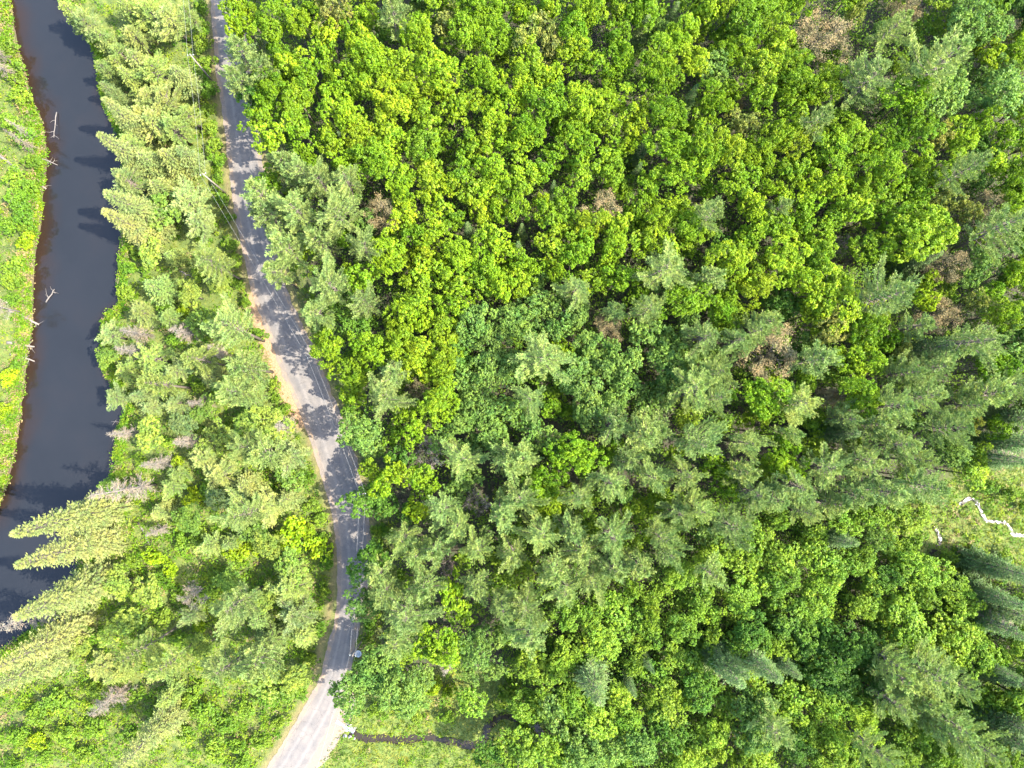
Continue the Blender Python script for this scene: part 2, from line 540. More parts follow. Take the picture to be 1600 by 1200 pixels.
link('road', amesh, m, kind='structure')

# ------------------------------------------------------------------ creeks
M_CREEK = water_material('creek_water', (.020, .015, .010), (.05, .036, .024), .12, .15, 2.5, False)
M_GLINT = water_material('brook_water', (.025, .022, .018), (.05, .036, .024), .05, .9, 2.2, False)
def creek(P, half, mat):
    d = unit(np.gradient(P, axis=0))
    nrm = np.stack([-d[:, 1], d[:, 0]], 1)
    r = np.random.default_rng(len(P))
    w1 = half * (1 + .6 * np.convolve(r.normal(0, 1, len(P)), np.ones(3) / 3, 'same'))
    w2 = half * (1 + .6 * np.convolve(r.normal(0, 1, len(P)), np.ones(3) / 3, 'same'))
    A, B = P + nrm * (w1 + .12)[:, None], P - nrm * (w2 + .12)[:, None]
    link('creek', ribbon('creek', A, B, -.3, (0, .5, 1), lambda q: -.3), mat, kind='structure')
creek(CREEK_A, .55, M_CREEK)
creek(CREEK_B, .18, M_GLINT)
creek(CREEK_C, .17, M_GLINT)

# ------------------------------------------------------------------ tree kinds (built once, copied below)
def fib_dirs(n, rng, zmin=-.2):
    k = np.arange(n) + .5
    z = 1 - (1 - zmin) * k / n
    a = k * 2.39996 + rng.uniform(0, 6.28)
    r = np.sqrt(np.clip(1 - z * z, 0, 1))
    D = np.stack([r * np.cos(a), r * np.sin(a), z], 1)
    return unit(D + rng.normal(0, .18, D.shape))
def leafy_crown(seed, R, h, lobes, subs, per, leaf, flat=.8, zmin=-.25, lobe_r=.34, droop=0.0):
    """a rounded broadleaf crown: limbs carry lobes, lobes carry leaf clumps"""
    rng = np.random.default_rng(seed)
    L = Leaves()
    zc = h - R * flat
    lob = fib_dirs(lobes, rng, zmin)
    oval, ph = rng.uniform(.85, 1.18), rng.uniform(0, 6.28)
    tips = []
    for d in lob:
        lr = R * lobe_r * rng.uniform(.6, 1.35)
        c = np.array([0, 0, zc]) + d * np.array([R * oval, R / oval, R * flat]) * rng.uniform(.45, .95) * (1 + .22 * math.sin(2 * math.atan2(d[1], d[0]) + ph) + .15 * math.sin(3 * math.atan2(d[1], d[0]) - ph))
        c = c + rng.normal(0, R * .05, 3)
        tips.append((c, lr))
        for e in fib_dirs(subs, rng, -.35):
            e = unit(e + .55 * d)
            sr = lr * rng.uniform(.16, .36)
            sc = c + e * lr * rng.uniform(.6, 1.15) * np.array([1, 1, .9])
            n = int(per * rng.uniform(.6, 1.4))
            q = unit(rng.normal(0, 1, (n, 3)) + .55 * e + np.array([0, 0, .35]))
            pos = sc + q * sr * rng.uniform(.45, 1.1, (n, 1))
            nrm = unit(q * .7 + np.array([0, 0, .7]) + rng.normal(0, .42, (n, 3)))
            dr = unit(np.cross(nrm, rng.normal(0, 1, (n, 3))) + q * .5 + np.array([0, 0, -droop]))
            t = np.clip(rng.normal(.5, .2, n) + rng.normal(0, .2), 0, 1)
            s = leaf * rng.uniform(.7, 1.35, n)
            L.add(pos, dr, nrm, s, s * .68, t)
    n = lobes * 20                                        # sparse leaves inside the crown
    q = unit(rng.normal(0, 1, (n, 3)))
    pos = np.array([0, 0, zc - .1 * R]) + q * np.array([R, R, R * flat]) * rng.uniform(.2, .62, (n, 1))
    L.add(pos, rng.normal(0, 1, (n, 3)), unit(rng.normal(0, 1, (n, 3)) + [0, 0, .6]), leaf * 1.3, leaf * .95, np.clip(rng.normal(.4, .15, n), 0, 1))
    T = Tubes()
    lean = rng.normal(0, .25, 2)
    tr = .03 + .021 * h / 2
    T.add([(0, 0, -.4), (lean[0] * .3, lean[1] * .3, zc * .35), (lean[0], lean[1], zc * .75), (lean[0], lean[1], zc + .2 * R)], [tr * 1.25, tr, tr * .75, tr * .35], 7)
    for c, lr in tips[:12]:
        b = np.array([lean[0], lean[1], zc * rng.uniform(.55, .85)])
        mid = b * .5 + c * .5 + np.array([0, 0, .1 * R])
        T.add([b, mid, c, c + (c - mid) * .3], [tr * .45, tr * .28, tr * .12, .015], 5, False)
    return T.mesh('limbed_trunk'), L.mesh('leafy_crown')
def pine_crown(seed, R, h, whorls=8, per=5, zlow=.48):
    """a pine: whorls of ascending boughs, each a feathered spray of needle tufts"""
    rng = np.random.default_rng(seed)
    L, T = Leaves(), Tubes()
    T.add([(0, 0, -.4), (.1, 0, h * .4), (0, .08, h * .8), (0, 0, h - .2)], [.28, .22, .1, .02], 7)
    sect = rng.uniform(.7, 1.25, 6)                       # uneven crown
    for w in range(whorls):
        f = w / (whorls - 1)
        z = h * (zlow + (.97 - zlow) * f ** .9)
        prof = R * (1 - f ** 1.6) * (.75 + .25 * min(1, f / .25)) + .5
        a0 = rng.uniform(0, 6.28)
        nb = per if f < .85 else 4
        for k in range(nb):
            a = a0 + k * 2 * math.pi / nb + rng.normal(0, .2)
            ln = prof * rng.uniform(.7, 1.12) * sect[int(a / 6.2832 * 6) % 6]
            up = .10 + .55 * f + rng.normal(0, .08)
            d = np.array([math.cos(a), math.sin(a), 0])
            side = np.array([-d[1], d[0], 0])
            def at(s):
                return np.array([0, 0, z + rng.normal(0, .02)]) + d * ln * s + np.array([0, 0, 1]) * ln * (up * s + .22 * s * s) + side * .12 * ln * math.sin(3 * s + a)
            pts = [at(s) for s in (0, .35, .7, 1)]
            T.add(pts, [.075 * ln / R + .02, .05 * ln / R + .015, .03, .01], 4, False)
            nt_ = max(5, int(ln * 3.6))
            for i in range(nt_):
                s = .22 + .78 * (i + .5) / nt_
                base = at(s)
                fw = unit(at(min(1, s + .05)) - at(s - .05))
                for sg in ((-1, 1) if i < nt_ - 1 else (0,)):
                    ang = rng.uniform(.5, .95) * sg
                    td = unit(fw * math.cos(ang) + side * math.sin(ang) + np.array([0, 0, rng.uniform(.0, .35)]))
                    tl = (.30 + .30 * (1 - s)) * ln * .36 * rng.uniform(.5, 1.2) + .2
                    nc = max(2, int(tl / .24))
                    ss = (np.arange(nc) + .6) / nc * tl
                    cc = base + td * ss[:, None]
                    cc = np.repeat(cc, 6, axis=0)
                    n = len(cc)
                    dd = td + rng.normal(0, .48, (n, 3)) + UP * .18
                    sz = rng.uniform(.30, .52, n)
                    L.add(cc + dd * .16, dd, rng.normal(0, .5, (n, 3)) + UP, sz, sz * .25, rng.normal(.36, .17, n) + .3 * np.repeat(ss / tl, 6))
    return T.mesh('whorled_trunk'), L.mesh('needle_crown', .12)
def spire_crown(seed, R, h, whorls=24, per=7, power=.85, droop=.25, zlow=.06, wide=.24, size=.42, dense=1.0):
    """a spruce or fir: dense drooping whorls that make a cone"""
    rng = np.random.default_rng(seed)
    L, T = Leaves(), Tubes()
    T.add([(0, 0, -.4), (0, 0, h * .5), (0, 0, h)], [.2, .12, .012], 6)
    for w in range(whorls):
        f = (w + rng.uniform(-.3, .3)) / (whorls - 1)
        f = min(max(f, 0), 1)
        z = h * (zlow + (.985 - zlow) * f)
        prof = R * (1 - f) ** power + .12
        a0 = rng.uniform(0, 6.28)
        nb = max(4, int(per * (1 - .4 * f)))
        for k in range(nb):
            a = a0 + k * 2 * math.pi / nb + rng.normal(0, .25)
            ln = prof * rng.uniform(.62, 1.15)
            dz = -droop * (1 - f) + .35 * f
            d = np.array([math.cos(a), math.sin(a), 0])
            side = np.array([-d[1], d[0], 0])
            def at(s):
                return np.array([0, 0, z]) + d * ln * s + np.array([0, 0, 1]) * ln * (dz * s + .16 * s * s)
            T.add([at(0), at(.5), at(1)], [.035, .022, .008], 3, False)
            nt_ = max(3, int(ln * 3.4 * dense))
            for i in range(nt_):
                s = .15 + .85 * (i + .5) / nt_
                base = at(s)
                fw = unit(at(min(1, s + .05)) - at(s - .05))
                for sg in ((-1, 1) if i < nt_ - 1 else (0,)):
                    ang = rng.uniform(.55, 1.0) * sg
                    td = unit(fw * math.cos(ang) + side * math.sin(ang) + np.array([0, 0, rng.uniform(-.3, .15)]))
                    tl = .30 * ln * (1.15 - s) * rng.uniform(.6, 1.2) + .2
                    nc = max(1, int(tl / .26))
                    ss = (np.arange(nc) + .6) / nc * tl
                    cc = base + td * ss[:, None]
                    cc = np.repeat(cc, 4, axis=0)
                    n = len(cc)
                    dd = td + rng.normal(0, .4, (n, 3))
                    sz = size * rng.uniform(.7, 1.25, n)
                    L.add(cc + dd * .1, dd, rng.normal(0, .5, (n, 3)) + UP * .8, sz, sz * wide, rng.normal(.5, .2, n))
    return T.mesh('slender_trunk'), L.mesh('spire_crown', .15)
def bare_limbs(seed, R, h, leaves=5200, upright=.55, thick=1.0, leaf=.22):
    """a leafless or half-leafless broadleaf: forked limbs to fine twigs; returns trunk, twig crown"""
    rng = np.random.default_rng(seed)
    T, W, L = Tubes(), Tubes(), Leaves()
    T.add([(0, 0, -.4), (.1, .05, h * .3), (0, 0, h * .62)], [.26 * thick, .2 * thick, .12 * thick], 7)
    ends = []
    def grow(p, d, ln, r, depth):
        m = p + d * ln * .5 + rng.normal(0, .05 * ln, 3)
        e = p + d * ln + rng.normal(0, .07 * ln, 3)
        (T if depth > 2 else W).add([p, m, e], [r, r * .8, r * .55], 5 if depth > 2 else 3, False)
        if depth == 0:
            ends.append((e, d))
            return
        for k in range(3 if depth > 1 else 4):
            nd = unit(d + rng.normal(0, .55, 3) + np.array([0, 0, .12]))
            grow(e if k else m, nd, ln * rng.uniform(.55, .78), r * .55, depth - 1)
    for k in range(7):
        a = k * 2.4 + rng.normal(0, .3)
        el = rng.uniform(.25, 1.2) * upright
        d = unit(np.array([math.cos(a), math.sin(a), 2 * el]))
        grow(np.array([0, 0, h * rng.uniform(.42, .62)]), d, R * .52, .085 * thick, 3)
    E = np.array([e for e, d in ends])
    if leaves:
        idx = rng.integers(0, len(E), leaves)
        pos = E[idx] + rng.normal(0, .3, (leaves, 3))
        s = leaf * rng.uniform(.7, 1.3, leaves)
        L.add(pos, rng.normal(0, 1, (leaves, 3)), unit(rng.normal(0, .6, (leaves, 3)) + [0, 0, 1]), s, s * .6, np.clip(rng.normal(.5, .25, leaves), 0, 1))
    D = np.array([d for e, d in ends])
    rep = 3
    for k in range(rep):
        dd = unit(D + rng.normal(0, .6, D.shape))
        L.add(E + dd * .3, dd, unit(rng.normal(0, 1, D.shape) + [0, 0, 1]), .7, .055, np.clip(rng.normal(.7, .15, len(D)), 0, 1))
    # twig wood as thin blades rides in the crown mesh
    lm = L.mesh('twig_crown', .1)
    return T.mesh('forked_trunk'), lm, W.mesh('fine_branches')
def bare_spire(seed, R, h, whorls=17, twig=True):
    """a dead conifer: trunk with whorls of bare drooping branches and fine dry twigs"""
    rng = np.random.default_rng(seed)
    T, W, L = Tubes(), Tubes(), Leaves()
    T.add([(0, 0, -.4), (0.05, 0, h * .5), (0, 0, h)], [.2, .13, .02], 7)
    for w in range(whorls):
        f = w / (whorls - 1)
        z = h * (.18 + .8 * f)
        for k in range(6):
            a = rng.uniform(0, 6.28)
            ln = (R * (1 - f) ** .8 + .25) * rng.uniform(.45, 1.15)
            d = np.array([math.cos(a), math.sin(a), rng.normal(-.05, .2)])
            side = np.array([-d[1], d[0], 0])
            p0 = np.array([0, 0, z])
            pts = [p0, p0 + d * ln * .5 + rng.normal(0, .06, 3), p0 + d * ln + np.array([0, 0, -.12 * ln]) + rng.normal(0, .1, 3)]
            W.add(pts, [.045, .03, .01], 3, False)
            n = int(ln * 9) if twig else int(ln * 3)
            if n:
                s = rng.uniform(.2, 1, n)[:, None]
                pos = pts[0] * (1 - s) + pts[2] * s
                dd = unit(d + side * rng.choice([-1, 1], (n, 1)) * rng.uniform(.3, 1.1, (n, 1)) + rng.normal(0, .25, (n, 3)))
                L.add(pos + dd * .2, dd, unit(rng.normal(0, .5, (n, 3)) + [0, 0, 1]), rng.uniform(.4, .8, n), .06, np.clip(rng.normal(.5, .25, n), 0, 1))
    return T.mesh('dead_trunk'), L.mesh('dry_twigs', .1), W.mesh('bare_branches')

KINDS = {}
KINDS['maple'] = [(4.4, 16.0, *leafy_crown(s, 4.4, 16.0, 21, 16, 29, .31, .85, -.3)) for s in (1, 2, 3, 4, 5, 6, 7, 8)]
KINDS['maple_small'] = [(2.6, 12.0, *leafy_crown(s, 2.6, 12.0, 13, 13, 22, .29, 1.05, -.4, .38)) for s in (11, 12, 13, 14, 15, 16)]
KINDS['soft'] = [(4.0, 14.0, *leafy_crown(s, 4.0, 14.0, 22, 15, 20, .31, .9, -.3, .32)) for s in (21, 22, 23, 24, 25)]
KINDS['soft_small'] = [(2.4, 10.0, *leafy_crown(s, 2.4, 10.0, 12, 12, 17, .29, 1.05, -.4, .38)) for s in (31, 32, 33, 34)]
KINDS['shrub'] = [(2.0, 3.4, *leafy_crown(s, 2.0, 3.4, 12, 11, 13, .29, .75, -.1, .38)) for s in (41, 42, 43, 44)]
KINDS['pine'] = [(4.4, 21.5, *pine_crown(s, 4.4, 21.5)) for s in (51, 52, 53, 54, 55, 56)]
KINDS['pine_small'] = [(2.4, 15.0, *pine_crown(s, 2.4, 15.0, 7, 5, .45)) for s in (61, 62, 63)]
KINDS['spruce'] = [(2.6, 20.0, *spire_crown(s, 2.6, 20.0, 30, 9, .72, .30, .06, .24, .40, 1.2)) for s in (71, 72, 73)]
KINDS['cedar'] = [(2.6, 11.0, *spire_crown(s, 2.6, 11.0, 16, 8, .55, .05, .18, .36, .40, 1.1)) for s in (81, 82, 83, 84)]
KINDS['brown'] = [(3.8, 14.0, *bare_limbs(s, 3.8, 14.0)) for s in (91, 92, 93)]
KINDS['snag'] = [(2.4, 11.0, *bare_limbs(s, 2.4, 11.0, 0, .35, .8)) for s in (95, 96)]
KINDS['dead'] = [(1.9, 13.0, *bare_spire(s, 1.9, 13.0)) for s in (97, 98, 99)]

# ------------------------------------------------------------------ where each tree stands (crown centre in the photograph, optional crown radius)
TREES = {
'M': '''385,15 368,18,20 372,52,18 362,-20,22 482,25 425,50 545,50 575,33 662,40 730,55 695,8 750,12 780,15 650,68 775,62 435,80 460,100 507,85 580,100,30 625,105 680,108 517,118 485,125 560,130
745,115 425,140 640,140 700,143 735,160 772,140 417,172 467,155 530,145 535,180 472,200 665,185 707,180 770,162 615,220 425,217 517,220 660,235 730,225 540,257 585,257
625,280 717,267 767,262 785,232 397,190 815,15 855,10 925,20 825,30 857,27 895,57 967,25 995,22 962,62 1057,65 1095,22 1122,8 1165,38,34 1160,68 1190,15 825,115,34 860,120
920,105 950,125 972,97 1025,107 1040,132 1140,90 815,150 855,160,32 907,160 950,160 1037,185 1117,165 1150,140 1095,195 1192,155 825,207 905,210 950,200 870,240 910,237 950,240 975,235
1045,230 1095,235,30 1170,242 1192,257 845,265 905,272 950,270 1010,282 1055,267 1087,265 815,275 1137,292 1225,15 1220,62 1237,120,30 1265,140 1287,140 1225,175 1335,220,30 1292,237 1320,257 1350,240 1232,270
1385,232 1425,200 1420,155 1497,215 1532,197 1567,212 1557,260 1380,270 1462,282 1430,282 1590,82 1592,175 1582,282 632,315 705,345 650,367 612,385 610,412 682,367 757,375 755,415 785,450 670,425 645,447 575,435
700,440 640,485 690,472 715,472 665,502 635,540,28 585,545 550,582,26 695,532 692,577 515,537,26 807,327 842,337 882,315 985,325 1070,355 1180,362 882,357 915,380 960,382 1000,382 855,382 812,417 840,412 895,405 955,412 965,440
1075,470 1132,460 1120,485 1262,325 1322,332 1380,315 1430,312 1435,365,44 1405,350 1360,390 1210,357 1227,405,32 1282,380 1275,420,30 1345,565 1380,530 1340,520 1545,460 1562,490 1557,577 1585,325 1582,425
687,632 625,650 650,682 600,755 625,740 665,752 650,790 1190,622 850,755 850,780 1125,730 1130,755 1342,617 1222,695 1225,725 1555,667 895,705 710,925 695,1007 765,300 735,300 800,300 690,300 1160,285 1290,290 1320,290 1350,300 1400,300 1250,350 1300,345 790,390 720,400
745,440 815,450 930,440 870,420 1490,270 1440,250 1200,300 1165,385 1040,385 1015,300 1250,440''',
'Y': '''472,45 385,42 515,58 575,78,28 595,197 562,217 775,195 610,160 750,225 892,92 1080,97 990,180 990,210 1135,232 1190,105 815,225 1210,210 1242,220 1262,287 1350,240,14 665,277 700,292 670,322 747,332 780,332
665,392 655,565 850,317 1025,345,26 1175,320 1142,407,34 1182,445 1292,465,44 1440,470,18 1267,490 960,345 625,345 1230,320 1545,90 920,350 690,150''',
'G': '''395,150 565,50 600,50 1222,472,26 580,877 575,780 600,790 1267,1012 1170,987 1190,1000 1317,1012,34 1242,1162 1570,440 1130,390 545,500 530,460 570,510 720,560 450,215 1300,1060 1350,1010 770,1187,26 1050,1150 1095,1070 1030,1130 1280,985 1535,235 1380,900 1230,975 620,720 640,800''',
'O': '''520,15 692,38 820,65,22 857,65,24 1160,195,22 1332,25,18 1462,220,18 1470,317,20 1515,340,18 1522,472,20 1295,517,26 1402,550,16 1515,657,12''',
'T': '''745,500,30 735,525 775,537 762,577 792,505 720,590 840,440 820,485 855,475 920,537 955,545 1000,525 1040,525 980,570 1025,555 1057,557 940,580 1050,590 725,662 755,645 792,637 825,657 862,687 917,637 955,627 800,575 740,610 770,680
1115,107,32 1512,30,36 1542,50,28 1470,150 1550,150,40 1560,105 1532,420 1590,537 560,675,32 575,1050,30 555,1085 612,1075,30 640,1090 745,1010,30 865,1112 1000,1165 955,1170 910,1170 1160,1107 1185,1100 1175,1150 1485,705 1360,835 1375,845 575,945 600,1030 890,590 900,490 870,510 980,600 830,700 690,680''',
'U': '''957,945,24 892,962 925,992 950,1000 872,1035,26 855,1058 970,1090,26 990,970 1015,985 1000,1005 1065,982,26 1102,922 1150,930,30 1087,950 1112,962 1107,997 1052,1025 1025,1055 1175,912 1110,870,26 1147,870 1035,1095 862,1170 812,1172 1070,1187 1092,1182
1215,937 1255,945,30 1285,915 1290,957 1350,950,28 1360,915 1405,940 1445,930 1487,915 1210,1007 1235,1007 1237,1080 1530,1022,32 1557,1027 1540,1090,20 1300,1100 1345,1107 1355,1137 1412,1142 1445,1145 1270,1140 1305,1152 1335,1167 1472,1175
1375,805 1310,817 1267,867 1220,870,28 1300,882 1517,740,24 1417,815 1440,890 1170,1060 1590,1007 1180,880 1400,870 1060,900 1130,1090 1120,1140 980,1130 930,1120 1495,995 1425,985 1220,910 1340,870 1390,850 1510,950 1080,1040 900,1100 820,1110 735,1090,22 1230,1110 830,1040 905,1030 990,1040 1410,1180 1330,1195 1290,1190 1180,1190 880,1195 960,1200''',
'P': '''375,82,26 360,115,26 617,20,26 410,105,20 445,250 470,270,30 500,280,28 535,282,28 1405,35,34 1365,112,46 1475,95,50 1275,185,24 1520,262,34 332,405,34 362,515,38 307,562,28 375,570,26 460,325,34 525,330,38 415,332,26 400,300,24 442,385,26 502,375,24 560,385,30 422,422,28
505,435,36 487,480,32 567,475,30 610,582,26 1110,337,30 902,450,30 1037,420,42 1025,485,30 1107,430,26 1100,520,34 1190,515,30 1155,530,28 962,485,18 850,552,42 1130,575,28 1095,585,28 1215,322,16 1400,455,44 1570,360,40 1532,525,44 1282,560,26 1470,577,32 1415,582,30 1205,500,20
362,620,30 385,700,28 375,805,36 410,710,24 592,620,36 720,715,34 695,795,32 712,825,30 785,807,26 625,837,28 790,720,26 650,865,28 750,862,28 825,622,28 960,665,26 1005,675,26 1032,672,24 1087,620,36 1130,622,28 1100,685,36 1180,692,30 1025,745,30 1077,745,30 950,755,34 905,775,28
812,780,32 847,840,34 895,825,26 955,840,32 1067,805,30 1040,840,28 1050,865,28 1100,800,28 1150,825,32 1185,775,34 907,865,26 812,717,24 1252,627,38 1400,632,34 1450,620,36 1517,625,30 1487,672,34 1412,700,34 1355,712,34 1300,735,34 1257,755,34 1212,775,32 1450,755,40 1440,720,28 1260,800,28 1305,790,24
205,1025,28 250,1040,32 362,950,38 350,1055,34 387,1040,26 630,957,44 620,1000,30 785,950,30 820,957,32 887,920,34 932,915,30 825,997,26 1400,1035,28 1410,1060,26 1472,1060,44 1505,1072,30 1395,1100,32 1442,1095,26 1490,1125,38 1500,1160,36 1212,1140,34 1380,1185,28 1542,1175,34 800,860,24 870,890,26 1330,655,28 1370,660,26
680,860,24 740,920,22 590,890,24 600,925,28 660,920,26 1120,900,22 1000,880,24 960,890,24 1240,680,18 1160,740,24 985,720,22 1390,770,26 1340,770,26 1580,600,30 1550,620,26 240,600,18 1435,510,20''',
'N': '''542,225,12 1000,50,18 1047,30,16 1080,155,14 1000,240,16 992,272,12 732,365,14 812,392,13 815,362,10 1435,410,22 1445,545,24 1307,677,22 1305,845,22 925,1062,34 938,1045,14 985,1072,14 1135,1040,32 1182,1040,30 1230,1040,20 1555,932,26 1585,955,28 1572,1125,30 1587,1157,28 1575,650,26 1585,700,30 1560,720,24
1115,1012,14 1010,1035,12 1570,890,26 1560,975,24 1590,900,22 1580,1060,26 1555,1060,20 1300,40,12 865,300,10''',
'C': '''115,20,22 140,42,26 165,60,24 200,15,24 240,25,26 270,35,26 215,62,22 300,30,18 222,100,26 250,118,24 285,120,24 205,122,22 240,155,24 265,160,24 295,182,22 245,195,26 275,205,24 235,250,24 270,250,26 205,285,24 250,295,26 292,248,22 165,110,18 170,140,16 262,330,32 300,315,30 312,350,28 240,395,22 245,450,26 300,460,22 325,505,24
175,525,18 172,557,18 200,582,20 245,562,24 182,622,18 220,620,20 240,637,18 280,630,18 292,662,22 235,682,24 345,680,24 322,717,24 350,740,24 175,760,16 350,775,22 300,812,22 425,657,34 455,715,26 455,750,22 450,780,22 420,790,24 425,850,24 457,882,24 200,970,26 162,1040,20 237,920,24 190,910,24 457,912,28 462,957,28 420,1005,28 470,995,24 415,1060,26
462,1055,26 330,590,22 280,580,20 400,620,22 390,655,22 320,640,18 270,760,18 250,800,18 330,850,18 420,930,22 400,970,20 300,960,18 260,1090,20 130,1010,18 345,440,22 215,350,24 270,400,16 225,490,18 265,500,16 350,610,20 385,760,24 400,830,22 365,900,22 320,1010,22 280,740,16 360,850,18 180,1060,16 210,225,22 225,180,20 190,85,18 185,100,16''',
'Z': '''287,485,12 277,722,12 302,777,14 375,860,22 457,835,26 495,855,22 37,377,14 12,590,14 240,870,16 310,978,12 60,1155,14 675,1075,14 700,1080,12 270,890,12 480,830,16 400,855,14 20,640,12''',
'A': '''10,60,16 20,110,18 28,150,16 15,190,18 40,215,16 50,250,14 20,275,18 42,290,14 32,312,18 35,335,20 12,355,16 52,355,12 22,420,16 10,440,14 42,430,12 20,470,14 20,570,12 10,690,12 312,10,14 325,45,14 316,70,14 322,95,14 318,115,14 328,140,14 325,170,13 330,200,13 335,225,13 340,250,12 338,280,13 348,310,12 355,340,11 366,380,12
390,470,12 405,520,12 425,600,12 440,640,11 430,620,11 487,790,13 478,745,12 500,810,12 505,840,12 512,880,13 508,925,13 500,980,13 485,1030,13 470,1080,14 435,1130,14 405,1160,14 380,1190,14 92,1097,20 140,990,18 60,1115,18 30,1150,16 105,1150,18 150,1140,18 205,1150,16 130,1180,16 320,1110,18 350,1130,18 385,1110,18 300,1090,16 335,1170,18 370,1165,16 285,1000,16 330,930,16
255,965,16 230,1000,14 150,1075,16 200,1090,18 240,1120,14 290,1145,16 420,1090,16 445,1085,14 70,1180,16 20,1195,14 255,905,14 205,880,14 285,850,14 220,720,12 205,760,12 260,690,12 205,420,14 200,455,14 215,400,12 230,420,10 190,740,8 255,480,12 310,430,12 370,440,12 380,410,12 275,530,14 310,600,14 360,660,14 330,760,16
310,840,16 345,900,16 280,930,14 590,1110,14 650,1120,14 700,1120,14 790,1090,16 820,1140,14 1440,800,12 1480,870,14 1420,850,14 1530,870,14 1570,870,14 1545,760,14 1580,770,14 1600,790,12 1460,905,14 1410,895,14 560,600,14 545,640,14 540,560,12 590,700,12 600,830,12 590,850,12 575,830,10 555,980,12 560,1040,12 570,1000,12''',
'B': '''1290,47,44 1580,27,34 1425,8,26 595,332,30 942,322,30 955,510,24 1495,405,30 1550,318,26 1475,492,34 1212,555,44 657,612,18 1305,620,18 1160,160,10''',
'D': '''210,517,16 200,547,16 282,517,16 332,545,14 310,630,14 187,677,14 285,690,14 242,725,16 45,45,10 55,88,12 68,228,10 165,1100,20 697,1035,16 440,665,16 1490,650,14 75,200,9 240,830,12''',
'K': '''670,707,24 692,883,20 295,932,18 745,785,18 870,490,16 625,636,14 1320,378,14 1540,180,12 20,470,16''',
}
SPRUCES = [  # tip, foot in the photograph, crown radius in metres, dead?
((22, 826), (180, 800), 2.9, 0), ((8, 886), (178, 846), 2.6, 0), ((28, 960), (160, 898), 3.1, 0), ((-12, 1045), (132, 975), 2.7, 0), ((-30, 1090), (120, 1020), 2.7, 0), ((-12, 985), (90, 950), 2.2, 1),
((178, 1197), (275, 1110), 2.5, 0), ((133, 777), (245, 778), 2.3, 1), ((155, 207), (226, 282), 2.1, 0), ((152, 150), (222, 232), 2.2, 0), ((170, 300), (256, 352), 2.8, 0), ((168, 335), (250, 372), 2.4, 0),
((1490, 553), (1425, 560), 2.0, 0), ((1472, 394), (1405, 425), 2.0, 0), ((1168, 1060), (1110, 1005), 2.4, 0), ((1595, 1062), (1500, 1010), 2.0, 0), ((1592, 985), (1505, 935), 1.8, 1), ((1342, 672), (1285, 678), 2.0, 0), ((1600, 712), (1505, 706), 1.6, 1)]

KIND_OF = {
 'M': ('maple', 'maple_tree', 'maple tree', lambda R: 9.0 + 1.6 * R, .74),
 'Y': ('maple', 'maple_tree', 'maple tree', lambda R: 9.3 + 1.6 * R, .74),
 'G': ('maple', 'maple_tree', 'maple tree', lambda R: 6.5 + 1.5 * R, .74),
 'O': ('soft', 'broadleaf_tree', 'broadleaf tree', lambda R: 9.5 + 1.6 * R, .74),
 'T': ('soft', 'broadleaf_tree', 'broadleaf tree', lambda R: 7.5 + 1.6 * R, .74),
 'U': ('soft', 'broadleaf_tree', 'broadleaf tree', lambda R: 5.5 + 1.5 * R, .74),
 'P': ('pine', 'pine_tree', 'pine tree', lambda R: 12.5 + 1.9 * R, .80),
 'N': ('spruce', 'spruce_tree', 'spruce tree', lambda R: 7.0 + 3.4 * R, .55),
 'C': ('cedar', 'cedar_tree', 'conifer', lambda R: 4.0 + 1.9 * R, .62),
 'Z': ('shrub', 'shrub', 'shrub', lambda R: 1.6 + 1.0 * R, .6),
 'A': ('shrub', 'shrub', 'shrub', lambda R: 1.2 + 1.0 * R, .6),
 'B': ('brown', 'broadleaf_tree', 'broadleaf tree', lambda R: 9.5 + 1.4 * R, .78),
 'D': ('dead', 'dead_conifer', 'dead conifer', lambda R: 5.0 + 3.0 * R, .6),
 'K': ('snag', 'dead_tree', 'dead tree', lambda R: 7.5 + 1.2 * R, .72),
}
COLOURS = {  # two ends of the leaf colour range, words for them
 'M': ((.105, .200, .008), (.168, .255, .010), 'bright green', 'lime-green'),
 'Y': ((.160, .248, .009), (.192, .265, .011), 'yellow-green', 'golden-green'),
 'G': ((.055, .130, .014), (.080, .160, .016), 'deep green', 'deep green'),
 'O': ((.155, .190, .040), (.205, .212, .050), 'olive-tan', 'yellowish-tan'),
 'T': ((.092, .172, .032), (.132, .214, .040), 'dull green', 'sage-green'),
 'U': ((.108, .205, .018), (.172, .258, .020), 'soft green', 'light green'),
 'P': ((.135, .205, .062), (.188, .255, .070), 'blue-green', 'grey-green'),
 'N': ((.074, .138, .040), (.110, .168, .050), 'dark green', 'grey-green'),
 'C': ((.145, .205, .050), (.205, .245, .064), 'olive-green', 'pale olive'),
 'Z': ((.175, .270, .008), (.215, .290, .010), 'bright yellow-green', 'bright yellow-green'),
 'A': ((.078, .165, .012), (.140, .212, .020), 'leafy green', 'light green'),
 'B': ((.145, .122, .066), (.185, .155, .084), 'brown sparse-leaved', 'tan sparse-leaved'),
 'D': ((.155, .130, .100), (.200, .172, .138), 'pinkish-grey', 'pale grey'),
 'K': ((.180, .150, .135), (.240, .215, .200), 'bare grey', 'bare pale'),
 'S': ((.150, .190, .060), (.200, .216, .070), 'olive-yellow', 'tan-tipped'),
}
GROUPS = {'maple_tree': 'maples of the closed forest canopy', 'broadleaf_tree': 'softer broadleaf trees of the forest', 'pine_tree': 'pines standing through the canopy', 'spruce_tree': 'pointed spruces of the wood',
          'cedar_tree': 'small conifers between river and road', 'shrub': 'shrubs on banks and verges', 'dead_conifer': 'dead grey conifers', 'dead_tree': 'bare dead snags'}
